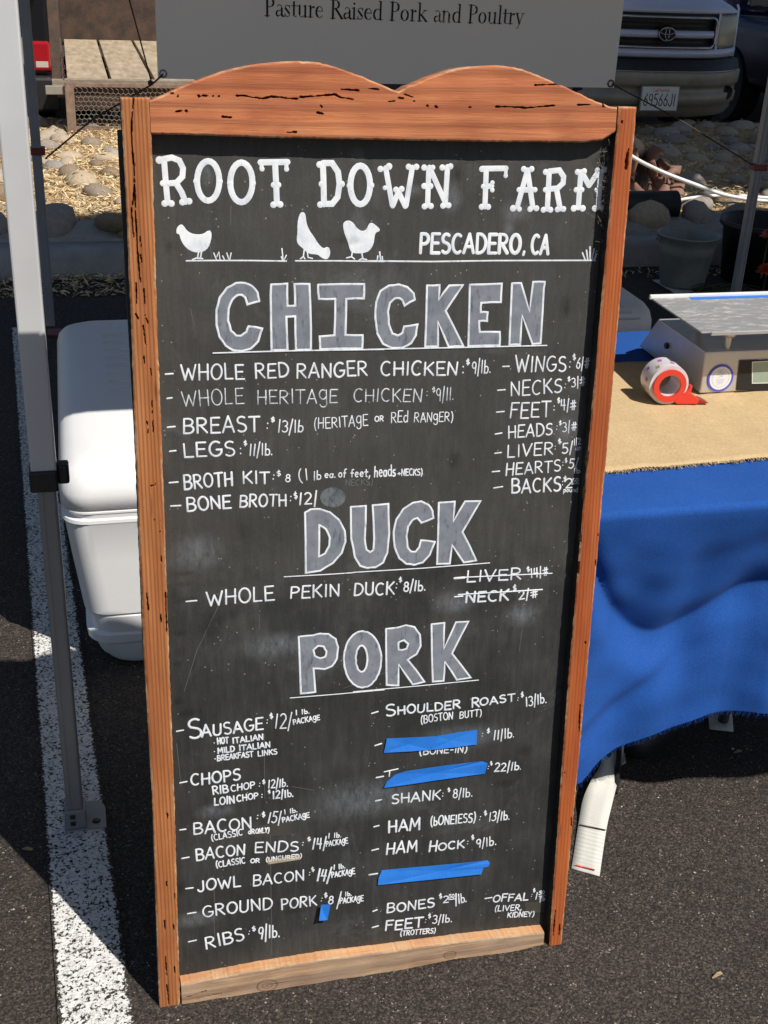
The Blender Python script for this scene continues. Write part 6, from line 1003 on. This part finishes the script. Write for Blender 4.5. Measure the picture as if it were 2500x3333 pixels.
dahlia((3.13, 5.02, .33), .05, 'orange bloom leaning out of the tub just outside the right edge', tb2)
st_ = MB()
for i in range(26):
    x = random.uniform(2.98, 3.25); y = random.uniform(5.0, 5.2); a = random.uniform(2.4, 3.6); l_ = random.uniform(.12, .3); st_.tube([(x, y, .006 + random.random() * .03), (x + l_ * .5 * math.cos(a), y + l_ * .3 * math.sin(a), .02 + random.random() * .03), (x + l_ * math.cos(a), y + l_ * .5 * math.sin(a), .006)], .0025, 4)
tag(st_.build('cut_stems', M['green']), label='loose pile of green cut stems on the asphalt beside the bucket', cat='stems', kind='stuff')
def hose(pts, r, label):
    def cat(p, k=8):
        out = []
        for i in range(len(p) - 1):
            a, b_, c, d = [Vector(p[max(0, min(len(p) - 1, i + q))]) for q in (-1, 0, 1, 2)]
            for j in range(k): t = j / k; out.append(.5 * ((2 * b_) + (c - a) * t + (2 * a - 5 * b_ + 4 * c - d) * t * t + (3 * b_ - a - 3 * c + d) * t ** 3))
        return out + [Vector(p[-1])]
    return tag(MB().tube(cat(pts), r, 8).build('white_hose', M['hose']), label=label, cat='hose', group='white hoses on the stone bed')
hose([(2.9989,6.6,0.4781), (3.109,6.5,0.4028), (3.2092,6.44,0.3578), (3.2898,6.4,0.3279), (3.4299,6.36,0.284), (3.5909,6.32,0.2363), (3.7281,6.28,0.2162), (3.8838,6.24,0.2028), (4.0666,6.2,0.1576)], .0115, 'thick white hose slanting down across the brown tarp')
hose([(3.2088,6.3,0.1816), (3.3294,6.34,0.1993), (3.4998,6.36,0.2145), (3.6734,6.36,0.2202), (3.8404,6.34,0.2128), (4.0213,6.34,0.2008), (4.2233,6.34,0.1957)], .0095, 'thinner white hose lying nearly flat over the sunlit stones')
# crumpled tarp: overlapping folded sheets over a lump coloured near black as shade
tpr = empty('brown_tarp', (3.0, 6.6, .17), label='crumpled brown tarp heaped on the stone bed right of the sign', cat='tarp')
TP = (((0.2736,0.06,0.2791),(0.3078,0,0.2697),(0.3178,-0.05,0.2502),(0.2796,-0.02,0.2264),(0.2467,0.02,0.1868),(0.2612,0.08,0.1975)),((0.3362,0.04,0.2096),(0.3568,-0.06,0.1846),(0.4826,0.05,0.1592),(0.4438,-0.02,0.135),(0.3415,-0.16,0.0999),(0.3058,-0.06,0.1028),(0.3048,0,0.1256),(0.3179,0.06,0.1722)),((0.2356,0,0.1906),(0.2547,-0.06,0.2167),(0.2634,-0.1,0.1627),(0.2445,-0.16,0.1318),(0.2749,-0.02,0.0919),(0.2699,0.04,0.1295)),((0.2859,-0.06,0.1156),(0.2668,-0.2,0.1494),(0.3272,-0.14,0.1102),(0.2683,-0.26,0.067),(0.213,-0.26,0.052),(0.2577,-0.12,0.0459),(0.2723,-0.02,0.0878)),((0.3883,-0.06,0.1024),(0.4386,-0.12,0.0958),(0.3849,-0.2,0.0735),(0.3673,-0.26,0.0509),(0.2906,-0.24,0.0586),(0.3353,-0.12,0.0917)),((0.1381,-0.02,0.1069),(0.1563,-0.12,0.065),(0.1788,-0.24,0.0502),(0.1792,-0.3,0.0479),(0.0993,-0.28,0.0425),(0.1049,-0.2,0.0399),(0.1188,-0.08,0.0557)),((0.1258,0.04,0.2451),(0.1644,0,0.2706),(0.1557,-0.06,0.2179),(0.146,-0.04,0.1225),(0.1285,0,0.103)),((0.2622,0,0.0674),(0.2938,-0.04,0.0755),(0.268,-0.16,0.0428),(0.2077,-0.24,0.0261),(0.1873,-0.16,0.0318)))
for pl in TP:
    c = sum((Vector(p) for p in pl), Vector()) / len(pl); n_ = len(pl); vs = [c + Vector((0, -.03, .012))]; fs = []
    for p in pl: p = Vector(p); vs += [c.lerp(p, .6) + Vector((0, -.018, .005)), p]
    for k in range(n_):
        a, b_ = 1 + 2 * k, 1 + 2 * ((k + 1) % n_); fs += [(0, a, b_), (a, a + 1, b_ + 1, b_)]
    o = MB().add(vs, fs, True).build('tarp_fold', M['tarp'], tpr); sd_ = o.modifiers.new('s', 'SOLIDIFY'); sd_.thickness = .006
lump = MB(); vs = []; fs = []
for i in range(25):
    for j in range(13):
        a = 2 * math.pi * i / 24; t_ = j / 12 * math.pi / 2; k = 1 + .12 * math.sin(3 * a + 4 * t_); vs.append((.08 + .25 * k * math.cos(a) * math.cos(t_), .16 + .17 * k * math.sin(a) * math.cos(t_), .34 * k * math.sin(t_)))
for i in range(24):
    for j in range(12): a = i * 13 + j; fs.append((a, a + 13, a + 14, a + 1))
lump.add(vs, fs, True).build('tarp_shade_lump', M['tarpshade'], tpr)
blk = empty('black_roll', (3.1019, 6.08, .235), label='black rubber roll lying on the edge stones below the brown tarp', cat='roll')
MB().tube([(-.30, .03, -.005), (-.02, -.01, .0), (.075, -.015, 0)], [.075, .075, .078], 20).build('roll_body', M['black'], blk)
MB().tube([(.074, -.015, 0), (.080, -.016, 0)], [.05, .03], 14).build('roll_end', M['rubber'], blk)

# ------------------------------------------------------------------ trailer with planks and wire gate
tl = empty('utility_trailer', (0, 8.8, 0), label='rusty utility trailer with bare plank deck and chicken wire tailgate', cat='trailer')
X0, ZD = .02, .492; wpl = .270
for i in range(6):
    a = X0 + i * (wpl + .022)
    MB().box(a, a + wpl, .03, 2.55, ZD - .038, ZD).build('deck_plank', M['plank'], tl, .004)
XE = X0 + 6 * (wpl + .022)
boxo('side_beam', M['rust2'], tl, (X0 - .07, X0 - .02, .02, 2.6, ZD - .12, ZD + .01), .004); boxo('side_beam', M['rust2'], tl, (XE, XE + .05, .02, 2.6, ZD - .12, ZD + .01), .004)
boxo('rear_beam', M['graywood'], tl, (X0 - .10, XE + .05, -.03, .025, ZD - .045, ZD + .004), .004)
boxo('front_wall', M['rust'], tl, (X0 - .02, XE + .03, 2.56, 2.60, ZD - .05, 1.25), .004)
for sx in (X0 - .062, XE + .03):
    boxo('stake_post', M['rust2'], tl, (sx - .035, sx + .03, -.02, .03, .44, 1.30), .003); boxo('stake_post', M['rust2'], tl, (sx - .03, sx + .03, 2.50, 2.55, .44, 1.30), .003)
for zz in (1.02, 1.24): boxo('side_rail', M['rust2'], tl, (XE + .03, XE + .05, 0, 2.55, zz, zz + .05)); 
boxo('side_rail', M['rust2'], tl, (X0 - .08, X0 - .05, 0, 2.55, 1.24, 1.29))
boxo('post_bracket', M['dusty'], tl, (X0 - .145, X0 - .02, -.06, -.02, .40, .455), .004)
boxo('cross_beam', M['rust'], tl, (X0 - .05, XE, .9, .98, ZD - .13, ZD - .05)); boxo('cross_beam', M['rust'], tl, (X0 - .05, XE, 1.7, 1.78, ZD - .13, ZD - .05))
# chain link at the deck corner
ch = MB()
for k in range(6):
    z = ZD + .17 - k * .03; ch.tube([(X0 - .02 + .008 * math.cos(R(a)) * (1 if k % 2 else .3), .0 + .008 * math.cos(R(a)) * (.3 if k % 2 else 1) - .03, z + .017 * math.sin(R(a))) for a in range(0, 361, 45)], .0025, 4)
ch.build('corner_chain', M['rust2'], tl)
for sx in (X0 + .1, XE - .1):
    w_ = lathe = MB()
    w_.tube([(sx - .07, 1.35, .185), (sx + .07, 1.35, .185)], .185, 28).build('wheel', M['rubber'], tl)
MB().tube([(X0, 1.35, .185), (XE, 1.35, .185)], .025, 8).build('axle', M['rust'], tl)
# hanging tailgate: timber frame and hexagonal wire
g0, g1, gz0, gz1 = X0 + .01, XE - .02, .165, .452
gt = boxo('gate_stile', M['rust3'], tl, (g0 - .03, g0 + .03, -.085, -.05, gz0, gz1 + .03), .003)
boxo('gate_stile', M['rust3'], tl, (g1 - .05, g1, -.085, -.05, gz0, gz1 + .03), .003)
boxo('gate_rail', M['rust3'], tl, (g0 + .031, g1 - .051, -.083, -.05, gz0, gz0 + .035), .003); boxo('gate_rail', M['rust3'], tl, (g0 + .031, g1 - .051, -.083, -.05, gz1 - .0, gz1 + .028), .003)
boxo('gate_board', M['rust'], tl, (g0 + .031, g1 - .051, -.048, -.035, gz0 + .14, gz1), .002)
hx = MB(); s = .019; W3 = s * math.sqrt(3)
nc = int((g1 - g0 - .09) / W3); nr = int((gz1 - gz0 - .035) / (1.5 * s)) + 1
for r_ in range(nr):
    for c_ in range(nc):
        cx = g0 + .035 + c_ * W3 + (W3 / 2 if r_ % 2 else 0) + .003 * math.sin(r_ * 1.3 + c_ * .4); cz = gz0 + .04 + r_ * 1.5 * s + .004 * math.sin(c_ * .5)
        P = [(cx + s * math.cos(R(a)), -.090 - .01 * math.sin(c_ * .3), cz + s * math.sin(R(a))) for a in (90, 30, -30, -90)]
        for a, b_ in zip(P[:-1], P[1:]): hx.tube([a, b_], .0016, 3, False, False)
tag(hx.build('chicken_wire', M['wire'], tl), kind='stuff')

# ------------------------------------------------------------------ dark pickup behind the trailer on the left
pk_ = empty('black_pickup', (-.06, 9.30, 0), label='black pickup seen from behind with red tail light, left of the trailer', cat='pickup truck')
MB().box(-1.78, 0, .02, 5.2, .42, 1.02).build('truck_bed', M['carblack'], pk_, .05, seg=3)
boxo('rear_bumper', M['black'], pk_, (-1.80, .03, -.10, .03, .22, .45), .02)
boxo('tailgate', M['dusty'], pk_, (-1.60, -.16, .0, .022, .52, .70), .008)
boxo('tailgate_handle', M['black'], pk_, (-1.0, -.8, -.015, .0, .60, .65), .004)
MB().box(-1.72, -.06, 2.2, 4.0, 1.0, 1.62).build('cab', M['carblack'], pk_, .12, seg=3)
boxo('rear_window', M['glass'], pk_, (-1.55, -.25, 2.185, 2.2, 1.08, 1.5), .01)
def tail(x0, x1):
    h_ = MB().box(x0, x1, -.012, .06, .478, .676).build('tail_light', M['tail'], pk_, .018, seg=3)
    boxo('reverse_lens', M['clear'], h_, (x0 + .022, x1 - .018, -.0145, -.0115, .505, .545), .003)
tail(-.145, -.022); tail(-1.76, -1.64)
for yy in (.9, 4.3):
    for xx in (-1.70, -.22): MB().tube([(xx, yy, .36), (xx + .2, yy, .36)], .36, 28).build('wheel', M['rubber'], pk_)
MB().tube([(-.06, 0.30, .0), (-.05, .6, .02)], .0, 3).v
sw = empty('spare_wheel', (-0.4283,9.9,0.8489), label='old spare wheel with tan tyre standing in the black pickup bed', cat='wheel')
MB().tube([(-.08, 0, 0), (.08, 0, 0)], .20, 30).build('tyre', M['tanrim'], sw, rot=(0, 0, R(78)))
MB().tube([(-.085, 0, 0), (.085, 0, 0)], .135, 24).build('rim', M['chrome'], sw, rot=(0, 0, R(78)))

# ------------------------------------------------------------------ silver pickup facing the stall
tx, ty = 4.425, 9.0
tk = empty('silver_pickup', (tx, ty, 0), label='silver blue pickup truck parked nose-on in shade behind the banner', cat='pickup truck')
ZT = (1.0883,0.9974,0.9698,0.854,0.7565,0.7128,0.6843,0.5961,0.5784,0.4847,0.3538,0.2945,0.2073)
(zhood, zgt, zring, zem, zrb, zf1, zfb, zbt, zbt2, zbm, zbl, zvb, zu) = ZT
def plan(x, hw=.74, k=.26): return k * min(1.35, abs(x / hw)) ** 3.2
def skin(name, mat, prof, hw, par=tk, n=40, k=.26, x0=None, x1=None, cap=False):
    vs = []; fs = []; m = len(prof); a0 = -hw if x0 is None else x0; a1 = hw if x1 is None else x1
    for i in range(n + 1):
        x = a0 + (a1 - a0) * i / n
        for z, yo in prof: vs.append((x, plan(x, k=k) + yo, z if name != 'hood_lip' else zgt + (z - zgt) * (1 - .8 * min(1, abs(x) / .72) ** 3.5)))
    for i in range(n):
        for j in range(m - 1): a = i * m + j; fs.append((a, a + m, a + m + 1, a + 1))
    return MB().add(vs, fs, True).build(name, mat, par)
gw = .438
# fascia pieces around the grille opening
skin('front_panel', M['silver'], [(zfb, .02), (zfb + .005, .0), (zrb - .012, .0), (zrb - .01, .03)], .735)
skin('hood_lip', M['silver'], [(zgt, .03), (zgt + .004, .0), (zgt + .03, .004), (zgt + .07, .03), (zgt + .11, .08), (zgt + .15, .20), (zgt + .20, .55), (zgt + .24, 1.1), (zgt + .26, 1.25)], .70)
for sx in (-1, 1):
    a, b_ = sorted((sx * (gw + .012), sx * .474)); skin('cheek_panel', M['silver'], [(zrb - .012, .0), (zgt + .004, .0)], .9, x0=a, x1=b_, n=6)
    a, b_ = sorted((sx * .474, sx * .692)); hl = skin('headlight', M['lamp'], [(zrb - .006, .03), (zrb - .002, .0), (zrb + .02, -.006), (zgt - .03, -.002), (zgt - .012, .012), (zgt - .008, .04)], .9, x0=a, x1=b_, n=14)
    a, b_ = sorted((sx * .692, sx * .735)); skin('corner_panel', M['silver'], [(zfb, .0), (zgt + .03, .02), (zgt + .06, .05)], .9, x0=a, x1=b_, n=3)
gr_ = skin('grille', M['black'], [(zrb - .01, .05), (zgt, .05)], gw + .01)
for z in np.linspace(zrb + .02, zring - .015, 7):
    skin('grille_slat', M['black'], [(z - .004, .04), (z, .025), (z + .004, .04)], gw - .01, par=gr_)
skin('grille_bar', M['silver'], [(zem - .030, .02), (zem - .026, -.005), (zem + .0, -.012), (zem + .02, .0), (zem + .024, .02)], gw - .02)
ringp = []
for qx, qz, a0 in ((1, 1, 90), (1, -1, 0), (-1, -1, -90), (-1, 1, -180)):
    for k in range(5):
        a = R(a0 - 90 * k / 4); r_ = .05; ringp.append((qx * (gw - r_) + r_ * math.cos(a), (zring - r_ if qz > 0 else zrb + r_) + r_ * math.sin(a)))
rp = []
for a, b_ in zip(ringp, ringp[1:] + ringp[:1]):
    nn = max(1, int(abs(a[0] - b_[0]) / .05))
    for k in range(nn): u = a[0] + (b_[0] - a[0]) * k / nn; rp.append((u, plan(u) - .004, a[1] + (b_[1] - a[1]) * k / nn))
rp.append(rp[0]); MB().tube(rp, .011, 6).build('grille_surround', M['chrome'], tk)
em = MB()
def ell(cx, cz, rx, rz, w=.0042): em.tube([(cx + rx * math.cos(R(a)), -.026, cz + rz * math.sin(R(a))) for a in range(0, 361, 15)], w, 5)
MB().tube([(0, -.02, zem), (0, -.001, zem)], .066, 24).build('emblem_back', M['black'], tk)
ell(0, zem, .066, .048); ell(0, zem + .018, .058, .021, .0036); ell(0, zem + .002, .016, .044, .0036); em.build('emblem', M['chrome'], tk)
skin('bumper_gap', M['carblack'], [(zfb + .01, .05), (zbt - .01, .05)], .74); skin('bumper_top_pad', M['black'], [(zbt + .075, .03), (zbt + .07, -.05), (zbt + .012, -.085), (zbt, -.09)], .77)
skin('bumper', M['bumper'], [(zbt - .0, -.06), (zbt - .004, -.098), (zbt - .02, -.105), (zbm + .02, -.10), (zbm, -.085), (zbm - .004, -.06), (zbm - .05, -.055), (zbm - .06, -.085), (zbl, -.075), (zbl - .01, -.03), (zvb, -.02), (zvb - .05, .05)], .78)
MB().tube([(x, plan(x) - .100, zbt - .001) for x in np.linspace(-.74, .74, 30)], .004, 5).build('bumper_edge', M['chrome'], tk)
for sx in (-1, 1): MB().tube([(sx * .62, plan(.62) - .075, (zbm + zbl) / 2 + .01), (sx * .62, plan(.62) - .065, (zbm + zbl) / 2 + .01)], .055, 18).build('fog_light', M['black'], tk)
# number plate
pz0, pz1 = 0.3177, 0.4875; pxc = -0.0365; phw = .150
lp_ = MB().box(pxc - phw - .008, pxc + phw + .008, -.118, -.108, pz0 - .008, pz1 + .008).build('licence_plate', M['galv'], tk, .004)
boxo('plate_face', M['white'], lp_, (pxc - phw, pxc + phw, -.1205, -.1185, pz0, pz1), .002)
fpl = lambda x, z, k: (x, -.1208 - k, z); ph = pz1 - pz0
mb = MB(); write(mb, '69566J1', pxc - .130, pz0 + ph * .20, pxc + .132, pz0 + ph * .20, ph * .50, .0075, fpl, 0, .0003); mb.build('plate_number', M['inkblack'], lp_)
mb = MB(); write(mb, 'California', pxc - .065, pz1 - ph * .21, pxc + .07, pz1 - ph * .19, ph * .15, .0035, fpl, .01, .0003); mb.build('plate_state_name', M['red'], lp_)
MB().box(-.80, .80, .55, 5.4, .45, .95).build('truck_body', M['silver'], tk, .06, seg=3)
MB().box(-.78, .78, 1.5, 3.4, .9, 1.72).build('cab', M['silver'], tk, .14, seg=3); MB().add([(-.70, 1.44, 1.15), (.70, 1.44, 1.15), (.62, 1.52, 1.62), (-.62, 1.52, 1.62)], [(0, 1, 2, 3)]).build('windscreen', M['glass'], tk)
MB().box(-.62, .62, .24, 1.6, .45, zgt - .01).build('engine_bay', M['silver'], tk, .05)
for sx in (-1, 1):
    for yy in (1.0, 4.4): MB().tube([(sx * .62, yy, .37), (sx * .88, yy, .37)], .37, 28).build('wheel', M['rubber'], tk)
    MB().tube([(sx * .9, 1.35, 1.02), (sx * 1.02, 1.33, 1.05)], .05, 8).build('door_mirror', M['black'], tk)
cr_ = empty('dark_car', (6.75, 9.7, 0), label='dark blue car in deep shade at the top right corner', cat='car')
MB().box(-.9, .9, 0, 4.3, .30, .88).build('car_body', M['navy'], cr_, .12, seg=4); MB().box(-.78, .78, 1.1, 3.5, .8, 1.42).build('cabin', M['navy'], cr_, .2, seg=4)
boxo('front_bumper', M['navy'], cr_, (-.88, .88, -.10, .05, .22, .55), .05)
for sx in (-1, 1):
    boxo('headlight', M['lamp'], cr_, (min(sx * .5, sx * .84), max(sx * .5, sx * .84), -.012, .01, .62, .76), .01)
    for yy in (.85, 3.4): MB().tube([(sx * .72, yy, .32), (sx * .92, yy, .32)], .32, 26).build('wheel', M['rubber'], cr_)
boxo('windscreen', M['glass'], cr_, (-.68, .68, 1.06, 1.12, .95, 1.3), .02)

# ------------------------------------------------------------------ unseen tree added to shade the silver pickup and stone bed
tree = empty('added_shade_tree', (6.9, 6.35, .15), label='broad leafy tree added out of view to shade the silver pickup and stone bed', cat='tree')
MB().tube([(0, 0, 0), (.05, 0, 1.2), (-.02, .05, 2.4), (.1, .1, 3.6), (.05, .1, 5.0)], [.20, .15, .13, .09, .04], 12).build('trunk', M['bark'], tree)
for k in range(9):
    a = k * 2.4; z = 2.2 + .28 * k; l_ = random.uniform(1.1, 1.9); MB().tube([(0, .05, z), (l_ * .5 * math.cos(a), l_ * .5 * math.sin(a), z + .5), (l_ * math.cos(a), l_ * math.sin(a), z + .9)], [.06, .04, .015], 6).build('limb', M['bark'], tree)
n = 15000; V = []; Fq = []
cl = [(random.gauss(0, .95), random.gauss(0, .95), random.uniform(3.2, 5.8)) for _ in range(46)]
for i in range(n):
    c = random.choice(cl); p = Vector((c[0] + random.gauss(0, .38), c[1] + random.gauss(0, .38), max(2.4, c[2] + random.gauss(0, .3)))); s = random.uniform(.08, .16)
    u = Vector((random.gauss(0, 1), random.gauss(0, 1), random.gauss(0, .5))).normalized(); w = u.orthogonal().normalized() * s * .45; u = u * s; b_ = len(V)
    V += [p - u, p - w, p + u, p + w]; Fq.append((b_, b_ + 1, b_ + 2, b_ + 3))
tag(MB().add(V, Fq).build('crown', M['leaf'], tree), kind='stuff')
bpy.context.view_layer.update()
